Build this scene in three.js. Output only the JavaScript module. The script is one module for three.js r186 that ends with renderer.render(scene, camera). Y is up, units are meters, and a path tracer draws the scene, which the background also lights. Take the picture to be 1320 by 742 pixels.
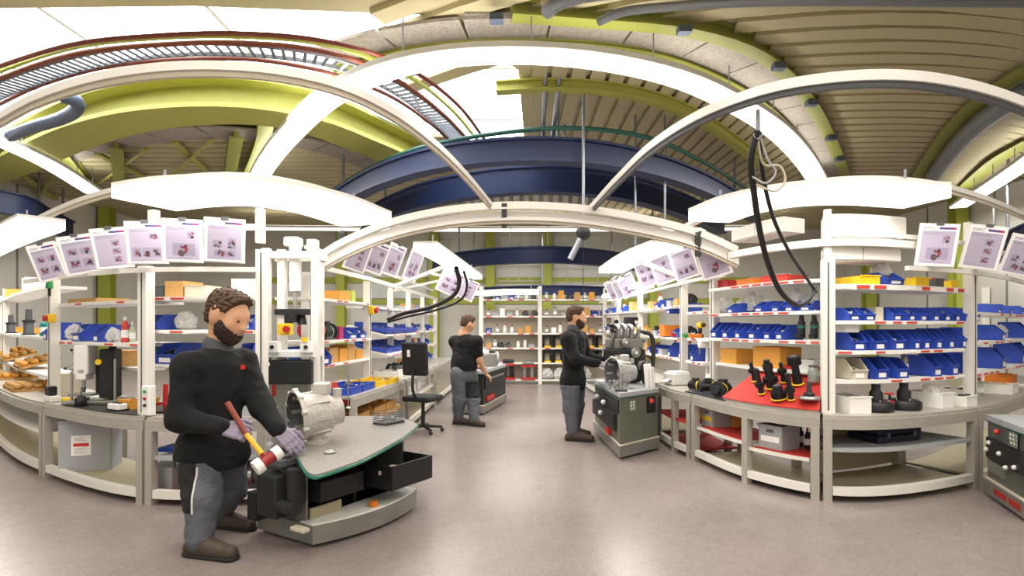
import * as THREE from 'three';
import { mergeGeometries, mergeVertices, toCreasedNormals } from 'three/addons/utils/BufferGeometryUtils.js';
import { RoundedBoxGeometry } from 'three/addons/geometries/RoundedBoxGeometry.js';
import { RectAreaLightUniformsLib } from 'three/addons/lights/RectAreaLightUniformsLib.js';

// ---------------------------------------------------------------- camera, sky, exposure
const scene = new THREE.Scene();
const F = 750, EYE = 1.55, CX = 660, CY = 420;              // lens in pixels of the 1320 x 742 frame, eye height in metres, horizon row
const camera = new THREE.PerspectiveCamera(2 * Math.atan(CY / F) * 180 / Math.PI, 1320 / 840, 0.05, 120);
camera.setViewOffset(1320, 840, 0, 0, 1320, 742);           // the lens is shifted up: the horizon lies below the middle
camera.position.set(0, EYE, 0);
camera.lookAt(0, EYE, -1);
const renderer = new THREE.WebGLRenderer({ antialias: true });
renderer.toneMapping = THREE.LinearToneMapping;
renderer.toneMappingExposure = 0.8;
renderer.shadowMap.enabled = true;
RectAreaLightUniformsLib.init();
scene.background = new THREE.Color(0.93, 0.96, 1.0);
scene.backgroundIntensity = 12.0;                            // bright overcast sky over the roof lights
const GLOW = { strip: 40, hood: 13, small: 22 };               // brightness of the lamps

// ---------------------------------------------------------------- helpers
const V3 = (x, y, z) => new THREE.Vector3(x, y, z);
function rng(seed) { let a = seed >>> 0; return () => { a = (a + 0x6D2B79F5) | 0; let t = Math.imul(a ^ (a >>> 15), 1 | a); t = (t + Math.imul(t ^ (t >>> 7), 61 | t)) ^ t; return ((t ^ (t >>> 14)) >>> 0) / 4294967296; }; }
const R0 = rng(7);
const rr = (a, b, r = R0) => a + (b - a) * r();
const atH = (px, py, h) => { const z = F * (EYE - h) / (py - CY); return V3((px - CX) / F * z, h, -z); };   // point at height h seen at a pixel
const atZ = (px, py, z) => V3((px - CX) / F * z, EYE + (CY - py) / F * z, -z);                             // point at depth z seen at a pixel
const taken = {};
function numbered(name) { const n = taken[name] = (taken[name] ?? -1) + 1; return n ? `${name}_${String(n).padStart(3, '0')}` : name; }
function tag(o, label, category, group, kind) {
  o.userData.label = label; if (category) o.userData.category = category;
  if (group) o.userData.group = group; if (kind) o.userData.kind = kind;
  return o;
}
function shadows(m) { m.castShadow = true; m.receiveShadow = true; return m; }
function thing(name, label, category, pos = [0, 0, 0], turn = 0, group, kind) {
  const o = new THREE.Group(); o.name = numbered(name); scene.add(o);
  o.position.set(pos[0], pos[1], pos[2]); o.rotation.y = turn;
  return tag(o, label, category, group, kind);
}
// part in the thing's own coordinates
function part(parent, name, geo, mat) {
  const g = Array.isArray(geo) ? merge(geo) : geo;
  const m = shadows(new THREE.Mesh(g, mat)); m.name = name; parent.add(m); return m;
}
// part given in world coordinates (thing must not be turned)
function wpart(parent, name, geo, mat) {
  const g = Array.isArray(geo) ? merge(geo) : geo;
  let o = parent; const p = V3(0, 0, 0);
  while (o && o !== scene) { p.add(o.position); o = o.parent; }
  g.translate(-p.x, -p.y, -p.z);
  return part(parent, name, g, mat);
}
function solo(name, geo, mat, label, category, group, kind) {
  const g = Array.isArray(geo) ? merge(geo) : geo;
  const m = shadows(new THREE.Mesh(g, mat)); m.name = numbered(name); scene.add(m);
  return tag(m, label, category, group, kind);
}
function copy(o, pos, turn, label, group) {
  const c = o.clone(); c.name = numbered(o.name.replace(/_\d{3}$/, '')); scene.add(c);
  c.userData = { ...o.userData };
  c.position.set(pos[0], pos[1], pos[2]); c.rotation.y = turn;
  if (label) c.userData.label = label; if (group) c.userData.group = group;
  return c;
}
function merge(list) {
  return mergeGeometries(list.map(g => { let q = g.index ? g.toNonIndexed() : g.clone(); for (const k of Object.keys(q.attributes)) if (!['position', 'normal', 'uv'].includes(k)) q.deleteAttribute(k); if (!q.attributes.normal) q.computeVertexNormals(); if (!q.attributes.uv) q.setAttribute('uv', new THREE.Float32BufferAttribute(new Float32Array(q.attributes.position.count * 2), 2)); return q; }), false);
}
const box = (w, h, d, x = 0, y = 0, z = 0, ry = 0, rx = 0, rz = 0) => { const g = new THREE.BoxGeometry(w, h, d); if (rx) g.rotateX(rx); if (rz) g.rotateZ(rz); if (ry) g.rotateY(ry); return g.translate(x, y, z); };
const rbox = (w, h, d, r, x = 0, y = 0, z = 0, ry = 0, rx = 0, rz = 0) => { const g = new RoundedBoxGeometry(w, h, d, 2, Math.min(r, w / 2.01, h / 2.01, d / 2.01)); if (rx) g.rotateX(rx); if (rz) g.rotateZ(rz); if (ry) g.rotateY(ry); return g.translate(x, y, z); };
const cyl = (r0, r1, h, x = 0, y = 0, z = 0, seg = 16, axis = 'y') => { const g = new THREE.CylinderGeometry(r1, r0, h, seg); if (axis === 'x') g.rotateZ(-Math.PI / 2); if (axis === 'z') g.rotateX(Math.PI / 2); return g.translate(x, y, z); };
const lathe = (pts, seg = 20) => new THREE.LatheGeometry(pts.map(p => new THREE.Vector2(p[0], p[1])), seg);
const tube = (pts, r, n = 24, seg = 8) => new THREE.TubeGeometry(new THREE.CatmullRomCurve3(pts), n, r, seg, false);
function bar(a, b, w, d = w) {                              // square bar between two points
  const dir = b.clone().sub(a), L = dir.length(); const g = new THREE.BoxGeometry(w, L, d);
  g.applyQuaternion(new THREE.Quaternion().setFromUnitVectors(V3(0, 1, 0), dir.normalize()));
  return g.translate((a.x + b.x) / 2, (a.y + b.y) / 2, (a.z + b.z) / 2);
}
function rod(a, b, r0, r1 = r0, seg = 10) {
  const dir = b.clone().sub(a), L = dir.length(); const g = new THREE.CylinderGeometry(r1, r0, L, seg);
  g.applyQuaternion(new THREE.Quaternion().setFromUnitVectors(V3(0, 1, 0), dir.normalize()));
  return g.translate((a.x + b.x) / 2, (a.y + b.y) / 2, (a.z + b.z) / 2);
}
// a closed prism swept along frames; each frame is four corner points
function loftQuads(frames) {
  const pos = [], uv = []; let u = 0;
  const quad = (a, b, c, d, u0, u1, v0, v1) => { for (const [p, s, t] of [[a, u0, v0], [b, u1, v0], [c, u1, v1], [a, u0, v0], [c, u1, v1], [d, u0, v1]]) { pos.push(p.x, p.y, p.z); uv.push(s, t); } };
  for (let i = 0; i + 1 < frames.length; i++) {
    const A = frames[i], B = frames[i + 1], L = A[0].distanceTo(B[0]); let v = 0;
    for (let k = 0; k < 4; k++) { const k2 = (k + 1) % 4, w = A[k].distanceTo(A[k2]); quad(A[k], B[k], B[k2], A[k2], u, u + L, v, v + w); v += w; }
    u += L;
  }
  const A = frames[0], B = frames[frames.length - 1];
  quad(A[0], A[1], A[2], A[3], 0, .1, 0, .1); quad(B[3], B[2], B[1], B[0], 0, .1, 0, .1);
  let g = new THREE.BufferGeometry();
  g.setAttribute('position', new THREE.Float32BufferAttribute(pos, 3)); g.setAttribute('uv', new THREE.Float32BufferAttribute(uv, 2));
  g.computeVertexNormals();
  return toCreasedNormals(g, 0.6);
}
// level bar of width w and thickness t swept along points (points lie on the middle of its underside)
function sweep(pts, w, t, n = 40) {
  const c = pts.length > 2 ? new THREE.CatmullRomCurve3(pts, false, 'centripetal') : new THREE.LineCurve3(pts[0], pts[1]);
  const fr = [];
  for (let i = 0; i <= n; i++) {
    const p = c.getPointAt(i / n), d = c.getTangentAt(i / n), s = V3(-d.z, 0, d.x).normalize().multiplyScalar(w / 2);
    fr.push([p.clone().sub(s), p.clone().add(s), p.clone().add(s).setY(p.y + t), p.clone().sub(s).setY(p.y + t)]);
  }
  return loftQuads(fr);
}
const pxH = (list, h) => list.map(([x, y]) => atH(x, y, h));
const pxZ = (list, z) => list.map(([x, y]) => atZ(x, y, z));

// front edge of a bench run in plan; 's' runs along it in metres, 'd' is the set-back behind it
class Run {
  constructor(pts) { this.c = new THREE.CatmullRomCurve3(pts.map(p => V3(p[0], 0, p[1])), false, 'centripetal'); this.c.arcLengthDivisions = 400; this.L = this.c.getLength(); }
  at(s, d = 0, y = 0) {
    const u = Math.min(1, Math.max(0, s / this.L)), p = this.c.getPointAt(u), t = this.c.getTangentAt(u), n = V3(t.z, 0, -t.x).normalize();
    return V3(p.x + n.x * d, y, p.z + n.z * d);
  }
  turn(s) { const t = this.c.getTangentAt(Math.min(1, Math.max(0, s / this.L))); return Math.atan2(-t.z, t.x); }   // local +x along the run, local -z to the back
  s(px, d = 0) {
    let best = 0, e = 1e9;
    for (let i = 0; i <= 600; i++) { const s = this.L * i / 600, p = this.at(s, d), q = Math.abs(CX + F * p.x / -p.z - px); if (q < e && p.z < 0) { e = q; best = s; } }
    return best;
  }
  y(px, py, d = 0) { const p = this.at(this.s(px, d), d); return EYE + (CY - py) / F * -p.z; }
  band(s0, s1, d0, d1, y0, y1, y2 = y0, y3 = y1, n = Math.max(2, Math.ceil(Math.abs(s1 - s0) / 0.12))) {   // d0 edge from y0 to y1, d1 edge from y2 to y3
    const fr = [];
    for (let i = 0; i <= n; i++) { const s = s0 + (s1 - s0) * i / n; fr.push([this.at(s, d0, y0), this.at(s, d1, y2), this.at(s, d1, y3), this.at(s, d0, y1)]); }
    return loftQuads(fr);
  }
  post(s, d, w, y0, y1, dep = w) { const p = this.at(s, d); return box(w, y1 - y0, dep, p.x, (y0 + y1) / 2, p.z, this.turn(s)); }
}

// ---------------------------------------------------------------- materials
function noiseTex(w, h, fn, srgb = true) {
  const d = new Uint8Array(w * h * 4);
  for (let y = 0; y < h; y++) for (let x = 0; x < w; x++) { const c = fn(x, y), i = (y * w + x) * 4; d[i] = Math.max(0, Math.min(255, c[0])); d[i + 1] = Math.max(0, Math.min(255, c[1])); d[i + 2] = Math.max(0, Math.min(255, c[2])); d[i + 3] = 255; }
  const t = new THREE.DataTexture(d, w, h); t.wrapS = t.wrapT = THREE.RepeatWrapping; t.magFilter = THREE.LinearFilter; t.minFilter = THREE.LinearMipmapLinearFilter; t.generateMipmaps = true;
  if (srgb) t.colorSpace = THREE.SRGBColorSpace; t.needsUpdate = true; return t;
}
function valueNoise(n, seed) {                              // tileable value noise on an n x n lattice
  const r = rng(seed), a = new Float32Array(n * n).map(() => r()), S = t => t * t * (3 - 2 * t);
  return (u, v) => { u = (u % 1 + 1) % 1 * n; v = (v % 1 + 1) % 1 * n; const x = Math.floor(u), y = Math.floor(v), fx = S(u - x), fy = S(v - y), x1 = (x + 1) % n, y1 = (y + 1) % n; return (a[y * n + x] * (1 - fx) + a[y * n + x1] * fx) * (1 - fy) + (a[y1 * n + x] * (1 - fx) + a[y1 * n + x1] * fx) * fy; };
}
const N8 = valueNoise(8, 1), N32 = valueNoise(32, 2), N128 = valueNoise(128, 3);
const std = (color, rough = .6, metal = 0, extra = {}) => new THREE.MeshStandardMaterial({ color, roughness: rough, metalness: metal, ...extra });
const rep = (t, x, y = x) => { const c = t.clone(); c.repeat.set(x, y); c.needsUpdate = true; return c; };
const floorTex = (() => { const r = rng(11); return noiseTex(1024, 1024, (x, y) => { const u = x / 1024, v = y / 1024, m = (N8(u, v) - .5) * 4 + (N32(u, v) - .5) * 4 + (N128(u, v) - .5) * 10 + (r() - .5) * 26; return [137 + m, 126 + m, 123 + m]; }); })();
const grain = noiseTex(256, 256, (x, y) => { const m = 214 + (N32(x / 256, y / 256) - .5) * 30 + (N128(x / 256, y / 256) - .5) * 36; return [m, m, m]; });
const brushed = noiseTex(256, 256, (x, y) => { const m = 232 + (N128(x / 2048, y / 256) - .5) * 16 + (N8(x / 256, y / 256) - .5) * 10; return [m, m, m]; });
const weave = noiseTex(128, 128, (x, y) => { const m = 205 + ((x ^ y) & 2 ? 14 : -14) + (N32(x / 128, y / 128) - .5) * 60; return [m, m, m]; });
const cardTex = noiseTex(256, 256, (x, y) => { const m = (N32(x / 256, y / 256) - .5) * 26 + (N128(x / 256, y / 1024) - .5) * 22; return [196 + m, 152 + m, 92 + m * .7]; });
const M = {
  floor: std(0xffffff, .27, 0, { map: floorTex }),
  wall: std(0xe2e1da, .8), wallDark: std(0x8d8f8c, .8),
  deck: std(0xb9ae8a, .65), deckGrey: std(0x9b948a, .7), panel: std(0xb8aea2, .85, 0, { map: grain }),
  green: std(0xa6a54c, .5), greenDeep: std(0x8d9140, .5), lime: std(0xb0ba50, .55), mint: std(0xbfe0cf, .4),
  blue: std(0x15264f, .5), teal: std(0x1f5a4e, .45), rust: std(0x7a3a26, .55), pipeGrey: std(0x8f9399, .4, .6), ductBlue: std(0x5a6478, .45, .4),
  alu: std(0xbdb8ae, .4, .15, { map: brushed }), aluBright: std(0xe6e3dc, .38, .1), white: std(0xe9e7e1, .5), steel: std(0xb0b0ae, .3, .85), steelDark: std(0x9a9a93, .34, .45, { map: brushed }),
  beige: std(0xc8beab, .6), black: std(0x17171a, .5), blackSoft: std(0x1d1d20, .85), rubber: std(0x232325, .75), red: std(0xb0221c, .5), redMat: std(0xb52a20, .75), orange: std(0xdc7a1e, .55), yellow: std(0xe9c220, .5),
  bin: std(0x2c4ab0, .42), binPale: std(0x3b5cc0, .42), card: std(0xffffff, .85, 0, { map: cardTex }), ochre: std(0xd99a3a, .6), tan: std(0xb58b4e, .75), grey: std(0xa3a5a8, .55), greyDark: std(0x54565a, .55), glassGreen: null,
  paper: std(0xf2f0ee, .8), redTag: std(0xd0443a, .6), concreteYellow: std(0xa9a084, .7),
  lampGlow: std(0xffffff, .5, 0, { emissive: 0xfffaf0, emissiveIntensity: 2.2 }),
  bag: new THREE.MeshPhysicalMaterial({ color: 0xf2f2f0, roughness: .35, transmission: .45, thickness: 0 }),
  glass: new THREE.MeshPhysicalMaterial({ color: 0xffffff, roughness: .05, transmission: 1, thickness: 0 }),
  frosted: new THREE.MeshPhysicalMaterial({ color: 0xffffff, roughness: .15, transmission: 1, thickness: 0 }),
  clear: new THREE.MeshPhysicalMaterial({ color: 0xe6eeea, roughness: .15, transmission: .8, thickness: 0 }),
  green2: std(0x2e8f4a, .5), tealBottle: std(0x0e7f78, .4), tubWhite: std(0xe6e6e2, .45),
};
// downward area light of a given size under a lamp
function areaDown(p, w, d, turn, power) {
  const l = new THREE.RectAreaLight(0xfffaf2, power, w, d); l.position.copy(p); l.rotation.order = 'YXZ'; l.rotation.set(-Math.PI / 2, turn, 0); scene.add(l); return l;
}
function areaUp(p, w, d, turn, power) { const l = new THREE.RectAreaLight(0xfffaf2, power, w, d); l.position.copy(p); l.rotation.order = 'YXZ'; l.rotation.set(Math.PI / 2, turn, 0); scene.add(l); return l; }
// ---------------------------------------------------------------- the hall
const XW = 16, ZB = 4, ZF = -28, HR = 6.2;
function planarUV(g, k) { const p = g.attributes.position, u = g.attributes.uv; for (let i = 0; i < p.count; i++) u.setXY(i, p.getX(i) * k, p.getZ(i) * k); return g; }
{
  solo('floor', planarUV(box(2 * XW, .12, ZB - ZF, 0, -.06, (ZB + ZF) / 2), .5), M.floor, 'grey speckled vinyl workshop floor with soft sheen', null, null, 'structure');
  const wl = (name, g, label) => { const t = thing(name, label, null, [0, 0, 0], 0, null, 'structure'); wpart(t, 'wall_body', g, M.wall); return t; };
  const left = wl('wall_left', box(.2, HR, ZB - ZF, -XW - .1, HR / 2, (ZB + ZF) / 2), 'pale grey panelled hall wall with lime columns behind the drill press bench');
  const right = wl('wall_right', box(.2, HR, ZB - ZF, XW + .1, HR / 2, (ZB + ZF) / 2), 'pale grey hall wall behind the blue bin shelving');
  const far = wl('wall_back', box(2 * XW + .4, HR, .2, 0, HR / 2, ZF - .1), 'pale far end wall of the hall with lime columns and windows');
  wl('wall_front', box(2 * XW + .4, HR, .2, 0, HR / 2, ZB + .1), 'bare pale end wall of the hall opposite the storage rack');
  for (let z = -26; z < 2; z += 3.6) { wpart(left, 'panel_joint', box(.03, HR, .06, -XW + .01, HR / 2, z), M.wallDark); wpart(right, 'panel_joint', box(.03, HR, .06, XW - .01, HR / 2, z), M.wallDark); }
  // lime steel columns
  const colm = (x, z, lab) => solo('steel_column', [box(.42, HR, .03, x, HR / 2, z - .2), box(.42, HR, .03, x, HR / 2, z + .2), box(.04, HR, .4, x, HR / 2, z)], M.lime, lab, 'column', 'lime steel columns along the hall walls', 'structure');
  for (const px of [-30, 138, 265, 405]) { const z = (XW - .35) * F / (CX - px); colm(-XW + .35, -z, 'lime green steel wall column behind the workbenches'); }
  for (const px of [1235, 1120, 1010]) { const z = (XW - .35) * F / (px - CX); colm(XW - .35, -z, 'lime green steel column behind the blue bin shelving'); }
  for (const px of [440, 560, 632, 705, 842]) { const z = -ZF - .35; colm((px - CX) / F * z, -z, 'lime green steel column at the far end wall'); }
  // far windows
  let n = 1;
  for (const [x0, x1, y0, y1] of [[470, 550, 335, 385], [565, 622, 310, 345], [645, 697, 305, 342], [715, 775, 305, 345], [790, 835, 310, 345], [560, 612, 348, 384], [640, 698, 346, 362], [712, 790, 347, 364]]) {
    const a = atZ(x0, y1, 27.9), b = atZ(x1, y0, 27.9), t = thing(`window_${n++}`, 'bright frosted window high in the far end wall', null, [(a.x + b.x) / 2, a.y, -27.96], 0, 'windows in the far end wall', 'structure');
    const w = b.x - a.x, h = b.y - a.y, k = 4;
    part(t, 'window_frame', [box(w, .06, .08, 0, 0, 0), box(w, .06, .08, 0, h, 0), ...[...Array(k + 1)].map((_, i) => box(.05, h, .08, -w / 2 + w * i / k, h / 2, 0))], M.white);
    for (let i = 0; i < k; i++) part(t, 'pane', box(w / k - .06, h - .06, .02, -w / 2 + w * (i + .5) / k, h / 2, .005), std(0xdfe8e6, .25));
  }
}
// roof: slab with a large roof-light opening, ribs of the deck below it
const ceiling = thing('ceiling', 'tan corrugated steel roof deck with large roof light opening', null, [0, 0, 0], 0, null, 'structure');
const skyHole = pxH([[-120, 12], [250, 8], [565, 20], [668, 90], [676, 180], [620, 205], [545, 190], [450, 150], [380, 128], [300, 120], [200, 126], [100, 150], [30, 175], [-70, 190]], HR);
{
  const sh = new THREE.Shape([[-XW - .2, -ZB - .2], [XW + .2, -ZB - .2], [XW + .2, -ZF + .2], [-XW - .2, -ZF + .2]].map(p => new THREE.Vector2(...p)));
  sh.holes.push(new THREE.Path(skyHole.map(p => new THREE.Vector2(p.x, -p.z))));
  const g = new THREE.ExtrudeGeometry(sh, { depth: .2, bevelEnabled: false }); g.rotateX(-Math.PI / 2); g.translate(0, HR, 0);
  part(ceiling, 'roof_slab', g, M.deck);
  const beamB1 = pxH([[660, 20], [760, 27], [880, 38], [960, 60], [1010, 92], [1045, 132], [1070, 177], [1088, 220], [1094, 240]], 6.0);
  const xOfB1 = z => { let best = beamB1[0]; const c = new THREE.CatmullRomCurve3(beamB1); for (let i = 0; i <= 100; i++) { const p = c.getPoint(i / 100); if (Math.abs(-p.z - z) < Math.abs(-best.z - z)) best = p; } return best.x; };
  const rib = (pts, n = 14, w = .33) => part(ceiling, 'deck_rib', sweep(pts.map(p => V3(p.x, HR - .085, p.z)), w, .085, n), M.deck);
  for (let z = 6.5; z < 26; z += .43) {                     // outer deck: ribs run across
    const xc = 490 / 750 * z, xq = z < 8.4 ? -2 : xOfB1(z + .2), x0 = Math.max(z < 8.4 ? -2 : xOfB1(z + (xq - xc) ** 2 / 18) + .02, -2), pts = [];
    for (let i = 0; i <= 8; i++) { const x = x0 + (XW - .02 - x0) * i / 8; const zz = z + (x - xc) ** 2 / 18; if (zz < 27.6) pts.push(V3(x, HR - .13, -zz)); }
    if (pts.length > 2) rib(pts);
  }
  for (let x = .5; x < 9.2; x += .36) {                     // deck inside the curved lamp: ribs run away from us
    const z0 = 9.3 + .1 * x * x; if (z0 < 19) rib([V3(x, HR - .13, -z0), V3(x, HR - .13, -(z0 + 26) / 2), V3(x, HR - .13, -26.5)], 2, .27);
  }
  for (let z = 14.2; z < 27; z += .43) rib([V3(-XW + .02, HR - .13, -z), V3(-8, HR - .13, -z - .1), V3(-1.2, HR - .13, -z)], 4);   // deck over the drill press side
  for (let z = 6.6; z < 8; z += .43) rib([V3(-XW + .02, HR - .13, -z), V3(-8, HR - .13, -z + .1), V3(-2.2, HR - .13, -z)], 4);
  // band of grey acoustic panels along the curved lamp
  const band = new THREE.CatmullRomCurve3(pxH([[430, 78], [500, 58], [580, 46], [660, 43], [760, 46], [860, 55], [930, 76], [985, 105], [1022, 140], [1048, 180], [1066, 225], [1072, 245]], 6.02), false, 'centripetal');
  const NB = 15;
  for (let k = 0; k < NB; k++) { const pts = []; for (let i = 0; i <= 6; i++) pts.push(band.getPointAt((k + .015 + .97 * i / 6) / NB)); part(ceiling, 'acoustic_panel', sweep(pts, .86 + .5 * Math.max(0, (k - 7) / 7), .05, 6), M.panel); }
  part(ceiling, 'panel_trim', sweep(pxH([[600, 30], [680, 31], [770, 36], [870, 46], [945, 66], [998, 98], [1034, 136], [1059, 180], [1077, 225]], 6.075), .5, .03, 60), M.panel);
  for (const [x, y] of [[640, 24], [882, 39], [1004, 86], [1046, 133], [1071, 178], [1082, 205]]) { const q = atH(x, y, 5.9); part(ceiling, 'beam_clamp', rbox(.2, .1, .16, .01, q.x, q.y, q.z), M.ductBlue); }
  // and along the large green beam
  const band2 = new THREE.CatmullRomCurve3(pxH([[-40, 232], [60, 208], [130, 188], [200, 176], [280, 172], [360, 180], [430, 195], [500, 222]], 6.02), false, 'centripetal');
  for (let k = 0; k < 12; k++) { const pts = []; for (let i = 0; i <= 5; i++) pts.push(band2.getPointAt((k + .02 + .96 * i / 5) / 12)); part(ceiling, 'acoustic_panel', sweep(pts, .85, .05, 5), M.panel); }
  // roof light: glazing bars and panes over the opening
  const rl = thing('roof_light', 'large bright glazed roof light over the workbenches', 'roof light', [0, HR + .2, 0], 0, null, 'structure');
  const xs = skyHole.map(p => p.x), zs = skyHole.map(p => p.z), x0 = Math.min(...xs) - .2, x1 = Math.max(...xs) + .2, z0 = Math.min(...zs) - .2, z1 = Math.max(...zs) + .2, nx = 6, nz = 3;
  for (let i = 0; i < nx; i++) for (let j = 0; j < nz; j++) part(rl, 'pane', box((x1 - x0) / nx - .06, .02, (z1 - z0) / nz - .06, x0 + (x1 - x0) * (i + .5) / nx, .04, z0 + (z1 - z0) * (j + .5) / nz), M.frosted);
  for (let i = 0; i <= nx; i++) part(rl, 'glazing_bar', box(.07, .1, z1 - z0, x0 + (x1 - x0) * i / nx, .05, (z0 + z1) / 2), M.white);
  for (let j = 0; j <= nz; j++) part(rl, 'glazing_bar', box(x1 - x0, .1, .07, (x0 + x1) / 2, .05, z0 + (z1 - z0) * j / nz), M.white);

  // green roof beams (I sections): web + two flanges
  const beam = (name, pts, h, w, t, mat, label, n = 40) => {
    const p = pts.map(q => Array.isArray(q) ? atH(q[0], q[1], h) : q), up = dy => p.map(v => V3(v.x, v.y + dy, v.z));
    const o = thing(name, label, 'beam', [0, 0, 0], 0, null, 'structure');
    part(o, 'bottom_flange', sweep(p, w, t * .14, n), mat); part(o, 'web', sweep(up(t * .14), w * .3, t * .72, n), mat); part(o, 'top_flange', sweep(up(t * .86), w, t * .14, n), mat);
    return o;
  };
  beam('roof_beam', [[-60, 245], [20, 214], [70, 190], [130, 168], [200, 154], [280, 149], [340, 152], [400, 163], [460, 185], [530, 214]], 5.55, .95, .6, M.green, 'broad lime green curved roof beam beside the roof light');
  beam('roof_beam', beamB1.map(v => v.clone().setY(5.96)), 5.96, .26, .22, M.greenDeep, 'olive green curved roof beam along the grey acoustic panels');
  beam('roof_beam', [[1172, 245], [1185, 225], [1205, 195], [1235, 158], [1275, 122], [1330, 88]], 5.98, .36, .2, M.greenDeep, 'olive green roof beam beside the large grey roof pipe', 20);
  beam('roof_beam', [[1240, 246], [1262, 226], [1290, 204], [1330, 182]], 5.98, .4, .2, M.greenDeep, 'short olive green roof beam beyond the large grey roof pipe', 14);
  beam('roof_beam', [[640, 120], [700, 117], [770, 120], [830, 130], [890, 152], [940, 183], [985, 218]], 5.92, .24, .2, M.green, 'slim green purlin curving above the blue crane girders', 24);
  beam('roof_beam', [[432, 105], [470, 84], [540, 68], [640, 61], [740, 62], [840, 75], [920, 102], [985, 140], [1030, 185], [1062, 235]], 5.9, .24, .2, M.greenDeep, 'olive green beam carrying the long curved lamp', 50);
  beam('roof_beam', [[345, 150], [338, 185], [318, 232]], 5.8, .3, .3, M.greenDeep, 'short green beam joining the curved lamp and lime beam', 10);
  for (const [a, b, l] of [[[120, 250], [75, 195], 'green cross beam beside the short ceiling lamp'], [[305, 178], [294, 240], 'green rafter beyond the broad lime beam, near the crossed bracing'], [[150, 192], [155, 245], 'thin green rafter between two crossed braces']]) beam('roof_beam', [a, b], 5.85, .3, .24, M.greenDeep, l, 2);
  // crossed wind bracing
  const brace = (a, b, c, d, lab) => { const o = thing('wind_brace', lab, 'bracing', [0, 0, 0], 0, 'crossed wind braces under the roof', 'structure'); part(o, 'brace_bar', bar(atH(...a, 6), atH(...b, 6), .14, .06), M.green); part(o, 'brace_bar', bar(atH(...c, 5.93), atH(...d, 5.93), .14, .06), M.green); };
  brace([225, 182], [270, 224], [272, 182], [222, 226], 'lime green crossed roof brace beyond the broad lime beam');
  brace([125, 198], [190, 230], [190, 192], [128, 236], 'lime green crossed roof brace beyond the broad lime beam');
  brace([30, 226], [80, 262], [72, 222], [40, 270], 'lime green crossed roof brace beyond the broad lime beam');
  // pale tinted glazing strip between roof light and lime beam
  part(ceiling, 'tinted_strip', sweep(pxH([[60, 158], [150, 133], [250, 119], [330, 117], [400, 128], [470, 150], [540, 183]], 6.1), .5, .06, 30), M.mint);
}
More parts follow.
